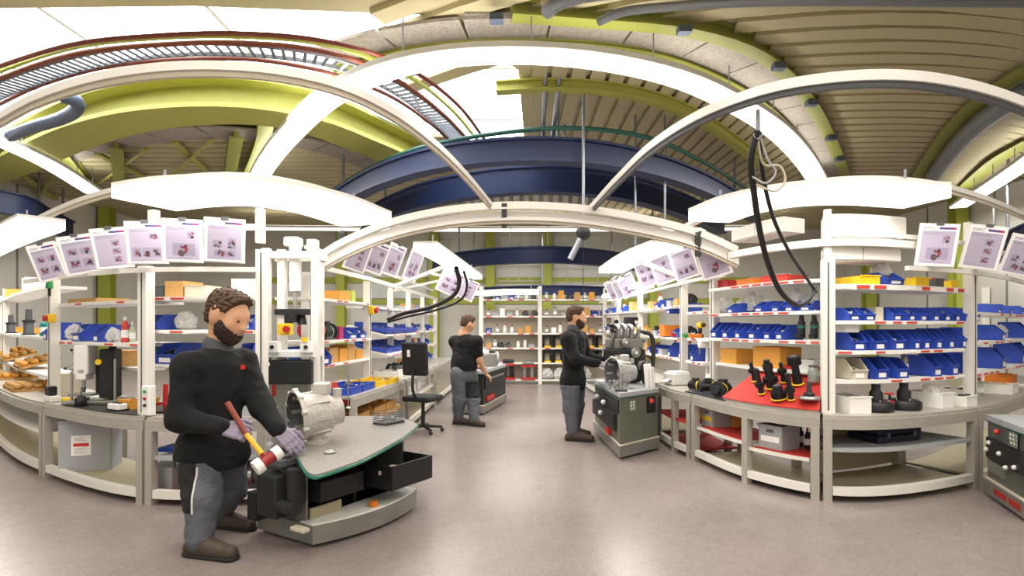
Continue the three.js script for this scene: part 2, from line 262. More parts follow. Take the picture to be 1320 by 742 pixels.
// pipes, trays and rails under the roof
{
  const pipe = (pts, h, r, mat, label, name = 'roof_pipe', cat = 'pipe', group) => solo(name, tube(pxH(pts, h), r, 60, 8), mat, label, cat, group);
  const rail = (pts, h, w, t, mat, label, name, cat, n = 60) => solo(name, sweep(pxH(pts, h), w, t, n), mat, label, cat);
  pipe([[-30, 98], [0, 85], [100, 56], [200, 46], [300, 43], [400, 50], [480, 68], [540, 96], [590, 135], [625, 180]], 5.75, .035, M.rust, 'outermost rust brown pipe curving under the roof light');
  rail([[-30, 106], [0, 93], [100, 62], [200, 51], [300, 49], [400, 56], [470, 74], [530, 102], [580, 140], [616, 182]], 5.75, .06, .05, M.lime, 'thin lime green rail between two rust brown roof pipes', 'roof_rail', 'rail');
  pipe([[-30, 114], [0, 101], [100, 69], [200, 58], [300, 55], [400, 63], [465, 80], [520, 108], [570, 146], [607, 184]], 5.75, .04, M.rust, 'rust brown pipe between lime rail and cable tray');
  pipe([[-30, 150], [0, 134], [60, 107], [150, 84], [250, 76], [330, 77], [400, 88], [450, 102], [505, 125], [560, 163], [588, 190]], 5.75, .035, M.rust, 'innermost rust brown pipe beside the cable tray');
  { // cable tray with rungs
    const t = thing('cable_tray', 'grey ladder cable tray hung under the roof light', 'cable tray');
    const c = new THREE.CatmullRomCurve3(pxH([[-30, 134], [0, 118], [100, 84], [200, 68], [300, 66], [400, 76], [460, 92], [515, 118], [566, 156], [597, 187]], 5.72), false, 'centripetal');
    const L = [], Rr = [];
    for (let i = 0; i <= 40; i++) { const p = c.getPointAt(i / 40), d = c.getTangentAt(i / 40), s = V3(-d.z, 0, d.x).normalize(); L.push(p.clone().addScaledVector(s, .17)); Rr.push(p.clone().addScaledVector(s, -.17)); }
    part(t, 'side_rail', sweep(L, .03, .06, 60), M.pipeGrey); part(t, 'side_rail', sweep(Rr, .03, .06, 60), M.pipeGrey);
    for (let i = 0; i < 80; i++) { const u = (i + .5) / 80, p = c.getPointAt(u), d = c.getTangentAt(u), s = V3(-d.z, 0, d.x).normalize().multiplyScalar(.165); part(t, 'rung', bar(p.clone().sub(s).setY(5.74), p.clone().add(s).setY(5.74), .05, .025), M.pipeGrey); }
  }
  pipe([[10, 176], [45, 163], [80, 152], [97, 142], [100, 133], [92, 127], [80, 124]], 5.5, .12, M.ductBlue, 'blue grey air pipe with an elbow under the roof light', 'air_pipe');
  pipe([[1190, 250], [1205, 225], [1225, 198], [1255, 165], [1290, 138], [1335, 112]], 5.8, .2, M.pipeGrey, 'thick grey round pipe beside an olive roof beam');
  pipe([[705, 15], [716, 5], [745, -5], [790, -12]], 5.7, .1, M.pipeGrey, 'short grey air pipe bending up at the olive beam');
  pipe([[772, 28], [800, 16], [860, 9], [960, 3], [1100, 2], [1330, 4]], 5.7, .06, M.pipeGrey, 'long thin grey pipe crossing the corrugated deck');
  pipe([[415, 254], [470, 220], [540, 191], [640, 172], [740, 165], [830, 176], [900, 205], [965, 245]], 5.3, .045, M.teal, 'dark teal cable line curving above the blue crane girders', 'cable_line', 'cable');
  solo('hanger_rod', rod(atH(703, 92, 6.2), atH(700, 182, 5.2), .04), M.pipeGrey, 'steel hanger rod of the blue crane girder, nearer the roof light', 'rod');
  solo('hanger_rod', rod(atH(722, 92, 6.2), atH(712, 182, 5.2), .04), M.pipeGrey, 'steel hanger rod of the blue crane girder, farther from the roof light', 'rod');
  // blue crane girders
  const girder = (pts, h, w, t, label) => {
    const o = thing('crane_girder', label, 'crane', [0, 0, 0], 0, 'blue crane girders'), p = pxH(pts, h);
    part(o, 'box_web', sweep(p.map(v => v.clone().setY(h - t)), w * .6, t, 50), M.blue);
    part(o, 'bottom_flange', sweep(p.map(v => v.clone().setY(h - t - .05)), w, .05, 50), M.blue); part(o, 'top_flange', sweep(p, w, .05, 50), M.blue); for (const u of [.12, .5, .88]) { const q = new THREE.CatmullRomCurve3(p, false, 'centripetal').getPointAt(u); part(o, 'hanger', rod(V3(q.x, h + .05, q.z), V3(q.x, HR - .002, q.z), .035), M.pipeGrey); }
    return o;
  };
  girder([[415, 264], [450, 240], [500, 214], [570, 193], [660, 183], [750, 185], [830, 200], [900, 225], [975, 268]], 5.1, .34, .36, 'thick dark blue crane girder curving under the roof deck');
  girder([[470, 275], [510, 254], [560, 236], [640, 221], [720, 218], [800, 228], [870, 250], [930, 280]], 5.1, .34, .5, 'dark blue crane girder further back, beyond the thickest one');
  girder([[560, 332], [640, 322], [720, 320], [800, 328], [860, 340]], 3.9, .3, .4, 'low dark blue crane girder in the far bay');
  girder([[590, 374], [660, 370], [730, 369], [810, 373]], 3.2, .3, .3, 'lowest dark blue girder in the far bay, just over the rack');
  for (const [h, lab] of [[3.75, 'lime green wall rail across the far end wall, upper one'], [2.75, 'lime green wall rail across the far end wall, lower one']]) solo('wall_rail', box(24, .28, .06, 0, h, ZF + .05), M.lime, lab, 'rail', null, 'structure');
  girder([[-60, 238], [20, 252], [60, 272], [90, 287]], 5.1, .34, .5, 'short dark blue crane girder end beyond the curved lamp');
  girder([[1277, 318], [1300, 303], [1345, 283]], 4.0, .34, .5, 'short dark blue crane girder beyond the hanging sheets');
  // ribbed smoke curtain
  const sc = thing('smoke_curtain', 'pale ribbed glazed smoke curtain behind the blue girders', 'curtain', [0, 0, 0], 0);
  { const a = atZ(555, 262, 19.4), b = atZ(770, 262, 19.4), n = 34; part(sc, 'curtain_rail', box(b.x - a.x + .2, .1, .1, (a.x + b.x) / 2, HR - .2, -19.4), M.pipeGrey); for (let i = 0; i < n; i++) part(sc, 'strip', box((b.x - a.x) / n * .82, HR - .2 - a.y, .03, a.x + (b.x - a.x) * (i + .5) / n, (HR - .2 + a.y) / 2, -19.4), i % 2 ? M.white : M.grey); }
}
// ---------------------------------------------------------------- ceiling lamps
function stripLamp(pts, h, w, label, nseg, name = 'strip_lamp', power = GLOW.strip) {
  const p = pts[0].isVector3 ? pts : pxH(pts, h), t = thing(name, label, 'lamp', [0, 0, 0], 0, null), c = new THREE.CatmullRomCurve3(p, false, 'centripetal');
  part(t, 'housing', sweep(p.map(v => v.clone().setY(h + .04)), w, .08, 60), M.white);
  part(t, 'lamp_diffuser', sweep(p, w * .92, .04, 60), M.lampGlow); part(t, 'upper_lamp_diffuser', sweep(p.map(v => v.clone().setY(h + .12)), w * .5, .03, 60), M.lampGlow);
  const L = c.getLength();
  for (let k = 0; k <= nseg; k++) { const q = c.getPointAt(Math.min(.97, Math.max(.03, k / nseg))); part(t, 'hanger', rod(V3(q.x, h + .12, q.z), V3(q.x, HR - .002, q.z), .012), M.pipeGrey); }
  for (let k = 0; k < nseg; k++) { const q = c.getPointAt((k + .5) / nseg), d = c.getTangentAt((k + .5) / nseg); areaDown(q.clone().setY(h - .02), L / nseg * .9, w * .85, Math.atan2(-d.z, d.x), power); areaUp(q.clone().setY(h + .16), L / nseg * .9, w * .45, Math.atan2(-d.z, d.x), power * .2); }
  return t;
}
stripLamp([[326, 246], [345, 212], [375, 175], [430, 126], [500, 94], [570, 79], [640, 74], [720, 76], [800, 86], [880, 106], [950, 138], [1000, 170], [1035, 206], [1058, 242]], 5.38, .5, 'very long curved white strip lamp under the olive beam', 12);
stripLamp([[-30, 170], [0, 184], [60, 212], [122, 250]], 5.38, .5, 'short white strip lamp crossing the broad lime beam', 4);
stripLamp([[1340, 200], [1320, 214], [1280, 240], [1235, 268]], 5.38, .5, 'white strip lamp over the hanging instruction sheets', 4);
stripLamp([[655, 333], [705, 331], [760, 331]], 4.2, .3, 'thin white strip lamp over the far storage rack', 2);
// the lamps of the bays behind the viewer and at the far end
stripLamp([V3(-7, 5.38, -3.2), V3(0, 5.38, -2.6), V3(7, 5.38, -3.2)], 5.38, .5, 'white strip lamp high over the open floor', 5, 'strip_lamp', GLOW.strip * .8);
stripLamp([V3(-9, 5.38, 1.6), V3(0, 5.38, 1.8), V3(9, 5.38, 1.6)], 5.38, .5, 'white strip lamp high over the floor by the end wall', 5, 'strip_lamp', GLOW.strip * .8);
stripLamp([V3(-11, 5.38, -23), V3(0, 5.38, -23.4), V3(11, 5.38, -23)], 5.38, .5, 'white strip lamp near the far end wall', 5, 'strip_lamp', GLOW.strip * .7);
// ---------------------------------------------------------------- bench runs
const LR = new Run([[-9.6, -10.5], [-6.4, -7.27], [-4.88, -6.02], [-3.2, -5.05], [-2.25, -5.02], [-1.7, -5.2]]);
const RR = new Run([[1.8, -15.2], [1.95, -10], [1.97, -8.3], [1.99, -7.18], [2.09, -6.72], [2.3, -5.75], [2.72, -5.17], [3.2, -5.1], [4.46, -5.59], [5.6, -6.4], [7.2, -7.8]]);
const AR = new Run([[-1.75, -6.45], [-1.55, -8.6], [-1.5, -11], [-1.4, -15]]);
const TOP = .76;
// one bench with its shelf frame; every board, post and rail is a part
function bench(o) {
  const { run, s0, s1 } = o, mid = run.at((s0 + s1) / 2, .3), t = thing(o.name || 'workbench', o.label, 'workbench', [mid.x, 0, mid.z], 0, o.group);
  const D = o.depth || .75, top = o.top || TOP, add = (n, g, m) => wpart(t, n, g, m), e = .012;
  if (!o.noTable) {
    add('worktop', run.band(s0 + e, s1 - e, 0.02, D, top - .025, top), o.topMat || M.alu);
    add('front_beam', run.band(s0 + e, s1 - e, 0, .05, top - .12, top - .026), M.alu);
    add('rear_beam', run.band(s0 + e, s1 - e, D - .05, D, top - .1, top - .026), M.alu);
    for (const s of o.legs || [s0 + .05, s1 - .05]) for (const d of [.03, D - .03]) add('leg', run.post(s, d, .07, 0, top - .12), M.alu);
    if (o.bottom !== false) { add('bottom_rail', run.band(s0 + .09, s1 - .09, 0, .06, .06, .13), M.aluBright); add('bottom_shelf', run.band(s0 + .09, s1 - .09, .07, D - .06, .07, .09), o.bottomMat || M.concreteYellow); }
    for (const [h, a, b, m] of o.lower || []) { const L = add('lower_shelf', run.band(a, b, .02, D - .08, h - .03, h), m || M.aluBright); void L; }
    if (o.kick) add('back_panel', run.band(s0 + .05, s1 - .05, D - .02, D, .1, top - .1), o.kick);
  }
  for (const [s, d, h0, h1, w] of o.posts || []) {
    const p = add('upright', run.post(s, d, w || .09, h0, h1, .09), M.aluBright);
    const n = run.at(s, d - .047), tr = run.turn(s);
    const q = part(p, 'slot', box(.012, h1 - h0 - .05, .006, n.x - t.position.x, (h0 + h1) / 2, n.z - t.position.z, tr), M.greyDark); void q;
  }
  for (const sh of o.shelves || []) {
    const [h, a, b, d0 = .2, d1 = .62, th = .035, tilt = 0] = sh;
    const b_ = add('shelf', run.band(a, b, d0, d1, h - th, h, h - th + tilt, h + tilt), M.white);
    void b_;
    // red and white label cards along the front edge
    if (o.cards && sh[7] !== 0) { const L = b - a, n = Math.max(2, Math.round(L / .22)); for (let i = 0; i < n; i++) { const sc = a + L * (i + .5) / n; if (R0() < .3) continue; add('label_card', run.band(sc - rr(.05, .085), sc + rr(.05, .085), d0 - .006, d0 - .001, h - th + .009, h - .009, undefined, undefined, 2), R0() < .62 ? M.redTag : M.paper); } }
  }
  return t;
}
const L0a = 0, L0b = LR.s(54), L1b = LR.s(186), L2b = LR.s(345);
bench({ run: LR, s0: L0a, s1: L0b, label: 'aluminium workbench with tan trays beyond the drill press bench', legs: [LR.s(-40), L0b - .05], bottomMat: M.concreteYellow, lower: [[.46, LR.s(-38), L0b - .1, M.white]],
  posts: [[LR.s(8, .3), .3, TOP, LR.y(8, 372, .3), .07], [LR.s(-60, .3), .3, TOP, 2.1, .07]],
  shelves: [[LR.y(30, 476, .25), LR.s(-60, .3), LR.s(64, .25) - .05, .25, .62], [LR.y(30, 432, .25), LR.s(-60, .3), LR.s(64, .25) - .05, .25, .62], [LR.y(30, 374, .25), LR.s(-60, .3), LR.s(64, .25) - .05, .25, .62]] });
bench({ run: LR, s0: L0b, s1: L1b, label: 'aluminium workbench carrying the drill press, grey bin beneath', cards: true,
  posts: [[LR.s(70, .18), .18, TOP, LR.y(70, 358, .18)], [LR.s(188, .12), .12, TOP, LR.y(188, 343, .12), .1]],
  shelves: [[LR.y(130, 388, .2), LR.s(75, .2), LR.s(182, .2), .2, .62], [LR.y(130, 441, .2), LR.s(75, .2), LR.s(182, .2), .2, .6], [1.12, LR.s(120, .52), LR.s(182, .52), .52, .76, .03, 0, 0]] });
bench({ run: LR, s0: L1b, s1: L2b, label: 'aluminium workbench behind the bearded man with the mallet', cards: true, bottomMat: M.redMat,
  posts: [[LR.s(338, .12), .12, TOP, LR.y(338, 322, .12), .09]],
  lower: [[.42, L1b + .09, L2b - .09, M.grey]],
  shelves: [[LR.y(250, 382, .2), LR.s(195, .2), LR.s(333, .2), .2, .62], [LR.y(250, 425, .2), LR.s(195, .2), LR.s(333, .2), .2, .62], [LR.y(250, 470, .3), LR.s(195, .3), LR.s(333, .3), .3, .66]] });
// benches along the aisle on the men's side
const zA = z => { let b = 0, e = 9; for (let i = 0; i <= 300; i++) { const s = AR.L * i / 300, q = Math.abs(AR.at(s).z + z); if (q < e) { e = q; b = s; } } return b; };
bench({ run: AR, s0: 0, s1: zA(8.5), label: 'low aluminium table with blue and yellow parts beside the tool trolley', cards: true, depth: .95,
  posts: [[zA(6.55), .6, TOP, 2.16], [zA(8.45), .55, TOP, 2.2]],
  lower: [[.4, .1, zA(8.5) - .1, M.card]],
  shelves: [[1.88, zA(6.5), zA(8.4), .5, .95], [1.38, zA(6.5), zA(8.4), .48, .95], [1.09, zA(6.5), zA(8.4), .5, .95]] });
bench({ run: AR, s0: zA(8.6), s1: zA(11.3), label: 'aluminium aisle bench under the two tilted blue shelves', cards: true,
  posts: [[zA(9.9), .55, TOP, 2.2], [zA(11.2), .5, TOP, 2.2]], lower: [[.42, zA(8.75), zA(11.2)]],
  shelves: [[1.85, zA(8.7), zA(11.2), .5, .95], [1.42, zA(8.7), zA(11.2), .35, .95, .03, .14], [1.12, zA(8.7), zA(11.2), .3, .95, .03, .14]] });
bench({ run: AR, s0: zA(11.4), s1: zA(14.6), label: 'aluminium aisle bench between the far rack and tilted shelves', cards: true,
  posts: [[zA(13), .55, TOP, 2.2], [zA(14.5), .5, TOP, 2.2]],
  shelves: [[1.85, zA(11.5), zA(14.5), .5, .95], [1.45, zA(11.5), zA(14.5), .45, .95], [1.12, zA(11.5), zA(14.5), .45, .95]] });
// benches on the other side
const zR = z => { let b = 0, e = 9; for (let i = 0; i <= 400; i++) { const s = RR.L * .62 * i / 400, q = Math.abs(RR.at(s).z + z); if (q < e) { e = q; b = s; } } return b; };
bench({ run: RR, s0: zR(14.8), s1: zR(11.2), label: 'far aluminium bench beside the storage rack, facing the tilted shelves', cards: true,
  posts: [[zR(14.6), .5, TOP, 2.2], [zR(12.9), .5, TOP, 2.2]], shelves: [[1.85, zR(14.6), zR(11.3), .45, .9], [1.45, zR(14.6), zR(11.3), .45, .9], [1.12, zR(14.6), zR(11.3), .45, .9]] });
bench({ run: RR, s0: zR(11.1), s1: zR(8.1), label: 'aluminium bench behind the engine trolley of the standing man', cards: true,
  posts: [[zR(11), .5, TOP, 2.2], [zR(8.2), .45, TOP, 2.2]], shelves: [[1.85, zR(11), zR(8.2), .45, .9], [1.38, zR(11), zR(8.2), .42, .9], [1.08, zR(11), zR(8.2), .42, .9]] });
const R2a = RR.s(890), R2b = RR.s(1057), R3b = RR.s(1262), R4b = RR.L;
bench({ run: RR, s0: zR(8), s1: R2a, label: 'narrow aluminium bench between the engine trolley and red mat bench', cards: true, bottomMat: M.redMat, legs: [zR(8) + .05, zR(7.2), R2a - .06],
  posts: [[RR.s(921, .45), .45, TOP, RR.y(921, 345, .45), .085]], lower: [[.42, zR(7.9), R2a - .1, M.redMat]],
  shelves: [[RR.y(890, 435, .45), zR(7.95), RR.s(916, .45), .42, .85], [RR.y(890, 465, .4), zR(7.95), RR.s(905, .4), .4, .85], [RR.y(890, 402, .45), zR(7.95), RR.s(916, .45), .42, .85]] });
bench({ run: RR, s0: R2a, s1: R2b, label: 'curved aluminium workbench with sloping red mat and black shafts', cards: true, legs: [R2a + .05, RR.s(960), R2b - .05],
  posts: [[RR.s(1067, .2), .2, TOP, RR.y(1067, 335, .2), .11]], lower: [[.4, R2a + .1, RR.s(957), M.aluBright], [.36, RR.s(963), R2b - .1, M.aluBright]],
  shelves: [[RR.y(990, 402, .45), RR.s(926, .45), RR.s(1058, .3), .32, .75], [RR.y(990, 437, .45), RR.s(926, .45), RR.s(1058, .3), .32, .75], [RR.y(990, 473, .5), RR.s(932, .5), RR.s(1058, .4), .4, .75], [RR.y(990, 365, .45), RR.s(926, .45), RR.s(1058, .3), .32, .75]] });
bench({ run: RR, s0: R2b, s1: R3b, label: 'wide curved aluminium workbench under the blue bin shelves', cards: true, kick: M.concreteYellow,
  posts: [[RR.s(1250, .2), .2, TOP, RR.y(1250, 345, .2), .1]], lower: [[.47, R2b + .08, R3b - .08, M.grey]],
  shelves: [[RR.y(1160, 367, .2), RR.s(1078, .2), RR.s(1244, .2), .2, .62, .05], [RR.y(1160, 413, .2), RR.s(1078, .2), RR.s(1244, .2), .2, .62], [RR.y(1160, 451, .2), RR.s(1078, .2), RR.s(1244, .2), .2, .62], [RR.y(1160, 488, .2), RR.s(1078, .2), RR.s(1244, .2), .2, .62]] });
bench({ run: RR, s0: R3b, s1: R4b, label: 'aluminium bench with yellow parts trays behind the dark steel cabinet', cards: true,
  posts: [[RR.s(1345, .66), .66, TOP, 2.1, .09]],
  shelves: [[RR.y(1285, 403, .2), RR.s(1257, .2), RR.s(1345, .2), .2, .62], [RR.y(1285, 439, .2), RR.s(1257, .2), RR.s(1345, .2), .2, .62], [RR.y(1285, 477, .2), RR.s(1257, .2), RR.s(1345, .2), .2, .62]] });
// far storage rack
{
  const z = 15.6, xa = (620 - CX) / F * z, xb = (794 - CX) / F * z, xm = (696 - CX) / F * z;
  const t = thing('storage_rack', 'tall white metal storage rack closing the end of the aisle', 'rack', [(xa + xb) / 2, 0, -z]);
  const add = (n, g, m) => wpart(t, n, g, m);
  for (const x of [xa, xm, xb]) for (const d of [0, .5]) add('rack_post', box(.1, 2.62, .08, x, 1.31, -z - d), M.aluBright);
  for (const [a, b] of [[xa, xm], [xm, xb]]) for (const [i, h] of [.1, .55, .95, 1.34, 1.8, 2.25].entries()) { add('shelf', box(b - a - .1, .04, .56, (a + b) / 2, h, -z - .25), M.white); if (i) for (let k = 0; k < 5; k++) if (R0() < .7) add('label_card', box(.14, .03, .006, a + .2 + (b - a - .3) * k / 4.4, h, -z + .034), R0() < .5 ? M.redTag : M.paper); }
  add('back_panel', box(xb - xa, 1.9, .02, (xa + xb) / 2, 1.05, -z - .54), M.beige);
}
// ---------------------------------------------------------------- overhead aluminium rails and work lamps of the benches
function overRail(pts, w, label, name = 'overhead_rail', group) {
  const t = thing(name, label, 'rail', [0, 0, 0], 0, group);
  part(t, 'profile', sweep(pts, w, w * .9, 70), M.aluBright);
  part(t, 'track', sweep(pts.map(p => V3(p.x, p.y - .03, p.z)), w * .45, .032, 70), w > .055 ? M.greyDark : M.beige);
  return t;
}
const railA = overRail(pxH([[-40, 185], [0, 158], [60, 127], [150, 102], [250, 92], [350, 97], [430, 114], [500, 146], [560, 190], [600, 229], [632, 266]], 2.86), .05, 'slender curved aluminium rail under the roof light');
const railB = overRail(pxH([[763, 271], [800, 232], [850, 187], [920, 147], [1000, 120], [1080, 108], [1160, 106], [1240, 117], [1320, 142], [1360, 165]], 2.86), .062, 'thick curved aluminium rail under the corrugated deck');
{ // arched gantry of two rails across the aisle
  const t = thing('gantry_rail', 'double arched aluminium rail spanning the aisle above the men', 'rail');
  const a = [[408, 338], [440, 318], [500, 293], [570, 277], [650, 270], [740, 273], [830, 287], [900, 305], [950, 327]];
  part(t, 'profile', sweep(pxZ(a, 6.5), .09, .08, 70), M.aluBright);
  const low = pxZ(a.map(([x, y]) => [x, y + 15]), 6.62); part(t, 'profile', sweep(low, .12, .1, 70), M.aluBright);
  part(t, 'track', sweep(low.map(p => V3(p.x, p.y - .03, p.z)), .06, .032, 70), M.beige);
  for (const x of [440, 650, 900]) { const y = x === 650 ? 270 : 307; part(t, 'bracket', bar(atZ(x, y - 8, 6.45), atZ(x, y + 22, 6.68), .06, .05), M.greyDark); }
}
// suspended rods
for (const [x, y1, z, lab] of [[857, 292, 12.6, 'thin steel suspension rod above the sheets by the hood lamp'], [819, 318, 12.6, 'thin steel suspension rod beside the dark lamp arm']]) { const b = atZ(x, y1, z); solo('suspension_rod', rod(V3(b.x, HR - .002, b.z), b, .025), M.pipeGrey, lab, 'rod'); }
function hoodLamp(pts, h, w, label, nseg, th = .12, arm) {
  const p = pxH(pts, h), t = thing('hood_lamp', label, 'lamp'), c = new THREE.CatmullRomCurve3(p, false, 'centripetal'), L = c.getLength();
  part(t, 'housing', sweep(p.map(v => V3(v.x, h + th - .02, v.z)), w * 1.01, .03, 50), M.white);
  part(t, 'lamp_diffuser', sweep(p, w, th - .021, 50), M.lampGlow);
  for (const u of [.1, .9]) { const q = c.getPointAt(u); part(t, 'hanger', rod(V3(q.x, h + th, q.z), V3(q.x, h + th + .16, q.z), .012), M.pipeGrey); }
  for (let k = 0; k < nseg; k++) { const q = c.getPointAt((k + .5) / nseg), d = c.getTangentAt((k + .5) / nseg); areaDown(V3(q.x, h - .02, q.z), L / nseg * .9, w * .85, Math.atan2(-d.z, d.x), GLOW.hood); }
  if (arm) { const q = c.getPointAt(.5); part(t, 'support_arm', bar(V3(q.x, h + th, q.z), V3(...arm), .05), M.aluBright); }
  return t;
}
hoodLamp([[188, 264], [250, 257], [320, 257], [400, 268], [472, 290]], 2.62, .6, 'long glowing white hood lamp above the bearded man', 3);
hoodLamp([[914, 286], [960, 271], [1020, 261], [1100, 257], [1194, 262]], 2.62, .46, 'long glowing white hood lamp above the blue bin shelves', 3);
hoodLamp([[-50, 345], [0, 316], [54, 294]], 2.62, .42, 'short glowing hood lamp at the end of the tan tray bench', 1);
hoodLamp([[548, 322], [575, 338], [612, 360]], 2.5, .3, 'slanting white hood lamp over the tilted blue shelves', 1, .1, [-2.02, 2.22, -9.9]);
hoodLamp([[787, 352], [820, 335], [860, 321]], 2.5, .42, 'slanting white hood lamp over the row of angled sheets', 1, .1, [2.42, 2.22, -8.2]);
hoodLamp([[784, 384], [805, 378], [832, 370]], 2.2, .3, 'small glowing lamp low over the far bench shelves', 1, .08, [2.4, 2.22, -12.9]);
hoodLamp([[618, 381], [655, 379], [694, 379]], 2.3, .5, 'flat glowing lamp along the top of the storage rack', 1, .1, [.75, 2.5, -15.58]);
overRail(pxH([[-40, 338], [0, 312], [50, 284], [110, 259], [170, 243], [240, 232], [320, 230], [400, 243], [460, 265], [520, 298]], 2.8), .05, 'curved aluminium profile carrying the long hood lamp above the bearded man', 'lamp_rail');
overRail(pxH([[885, 293], [960, 257], [1030, 241], [1100, 234], [1180, 237], [1260, 256], [1330, 284]], 2.8), .05, 'curved aluminium profile carrying the hood lamp above the blue bins', 'lamp_rail').add(...[[1072, 235.5], [1100, 234], [1127, 234], [1155, 235], [1182, 237], [1208, 242], [1234, 249], [1258, 256]].map(([x, y]) => { const p = atH(x, y, 2.84), m = shadows(new THREE.Mesh(box(.03, .05, .06, p.x, p.y, p.z + .02), M.blue)); m.name = 'clip'; return m; }));
// ---------------------------------------------------------------- people: smooth bodies from joint chains
function surfaceNets(f, lo, hi, cell) {
  const nx = Math.ceil((hi.x - lo.x) / cell) + 1, ny = Math.ceil((hi.y - lo.y) / cell) + 1, nz = Math.ceil((hi.z - lo.z) / cell) + 1;
  const D = new Float32Array(nx * ny * nz), I = (x, y, z) => (z * ny + y) * nx + x;
  for (let z = 0; z < nz; z++) for (let y = 0; y < ny; y++) for (let x = 0; x < nx; x++) D[I(x, y, z)] = f(lo.x + x * cell, lo.y + y * cell, lo.z + z * cell);
  const id = new Int32Array(nx * ny * nz).fill(-1), pos = [], idx = [];
  const E = [[0, 1], [0, 2], [0, 4], [1, 3], [1, 5], [2, 3], [2, 6], [3, 7], [4, 5], [4, 6], [5, 7], [6, 7]];
  for (let z = 0; z < nz - 1; z++) for (let y = 0; y < ny - 1; y++) for (let x = 0; x < nx - 1; x++) {
    const v = []; let neg = 0;
    for (let k = 0; k < 8; k++) { const d = D[I(x + (k & 1), y + (k >> 1 & 1), z + (k >> 2))]; v.push(d); if (d < 0) neg++; }
    if (!neg || neg === 8) continue;
    let sx = 0, sy = 0, sz = 0, n = 0;
    for (const [a, b] of E) if ((v[a] < 0) !== (v[b] < 0)) { const t = v[a] / (v[a] - v[b]); sx += (a & 1) + t * ((b & 1) - (a & 1)); sy += (a >> 1 & 1) + t * ((b >> 1 & 1) - (a >> 1 & 1)); sz += (a >> 2) + t * ((b >> 2) - (a >> 2)); n++; }
    id[I(x, y, z)] = pos.length / 3; pos.push(lo.x + (x + sx / n) * cell, lo.y + (y + sy / n) * cell, lo.z + (z + sz / n) * cell);
  }
  const q = (a, b, c, d, flip) => { if (a < 0 || b < 0 || c < 0 || d < 0) return; if (flip) idx.push(a, c, b, a, d, c); else idx.push(a, b, c, a, c, d); };
  for (let z = 1; z < nz - 1; z++) for (let y = 1; y < ny - 1; y++) for (let x = 1; x < nx - 1; x++) {
    const d = D[I(x, y, z)];
    if ((d < 0) !== (D[I(x + 1, y, z)] < 0)) q(id[I(x, y - 1, z - 1)], id[I(x, y, z - 1)], id[I(x, y, z)], id[I(x, y - 1, z)], !(d < 0));
    if ((d < 0) !== (D[I(x, y + 1, z)] < 0)) q(id[I(x - 1, y, z - 1)], id[I(x - 1, y, z)], id[I(x, y, z)], id[I(x, y, z - 1)], !(d < 0));
    if ((d < 0) !== (D[I(x, y, z + 1)] < 0)) q(id[I(x - 1, y - 1, z)], id[I(x, y - 1, z)], id[I(x, y, z)], id[I(x - 1, y, z)], !(d < 0));
  }
  const g = new THREE.BufferGeometry(); g.setAttribute('position', new THREE.Float32BufferAttribute(pos, 3)); g.setIndex(idx); g.computeVertexNormals();
  const uv = new Float32Array(pos.length / 3 * 2); for (let i = 0; i < pos.length / 3; i++) { uv[2 * i] = (pos[3 * i] + pos[3 * i + 2]) * 6; uv[2 * i + 1] = pos[3 * i + 1] * 6; }
  g.setAttribute('uv', new THREE.Float32BufferAttribute(uv, 2));
  return g;
}
const cap = (a, b, ra, rb = ra) => { const dx = b.x - a.x, dy = b.y - a.y, dz = b.z - a.z, L = dx * dx + dy * dy + dz * dz + 1e-9; return { lo: V3(Math.min(a.x - ra, b.x - rb), Math.min(a.y - ra, b.y - rb), Math.min(a.z - ra, b.z - rb)), hi: V3(Math.max(a.x + ra, b.x + rb), Math.max(a.y + ra, b.y + rb), Math.max(a.z + ra, b.z + rb)), f: (x, y, z) => { const px = x - a.x, py = y - a.y, pz = z - a.z; let t = (px * dx + py * dy + pz * dz) / L; t = t < 0 ? 0 : t > 1 ? 1 : t; const qx = px - t * dx, qy = py - t * dy, qz = pz - t * dz; return Math.sqrt(qx * qx + qy * qy + qz * qz) - (ra + (rb - ra) * t); } }; };
// ellipsoid with its own axes (three unit vectors)
const ell = (c, r, ax) => { const R = Math.max(...r), X = ax?.[0] || V3(1, 0, 0), Y = ax?.[1] || V3(0, 1, 0), Z = ax?.[2] || V3(0, 0, 1), m = Math.min(...r); return { lo: V3(c.x - R, c.y - R, c.z - R), hi: V3(c.x + R, c.y + R, c.z + R), f: (x, y, z) => { const px = x - c.x, py = y - c.y, pz = z - c.z, a = (px * X.x + py * X.y + pz * X.z) / r[0], b = (px * Y.x + py * Y.y + pz * Y.z) / r[1], d = (px * Z.x + py * Z.y + pz * Z.z) / r[2], k = Math.sqrt(a * a + b * b + d * d); return (k - 1) * (m + (R - m) * .35); } }; };
function blend(prims, k, grow = 0) {
  const n = prims.length;
  return (x, y, z) => { let d = 1e3; for (let i = 0; i < n; i++) { const p = prims[i]; if (d < 1e2 && (x < p.lo.x - .25 || x > p.hi.x + .25 || y < p.lo.y - .25 || y > p.hi.y + .25 || z < p.lo.z - .25 || z > p.hi.z + .25)) continue; const e = p.f(x, y, z), h = Math.max(k - Math.abs(d - e), 0) / k; d = Math.min(d, e) - h * h * k * .25; } return d - grow; };
}
function bounds(prims, pad) { const lo = V3(1e9, 1e9, 1e9), hi = V3(-1e9, -1e9, -1e9); for (const p of prims) { lo.min(p.lo); hi.max(p.hi); } return [lo.subScalar(pad), hi.addScalar(pad)]; }
function blob(prims, k, cell, grow = 0, mod) { const [lo, hi] = bounds(prims, .03 + grow), f = blend(prims, k, grow); return surfaceNets(mod ? (x, y, z) => mod(f(x, y, z), x, y, z) : f, lo, hi, cell); }
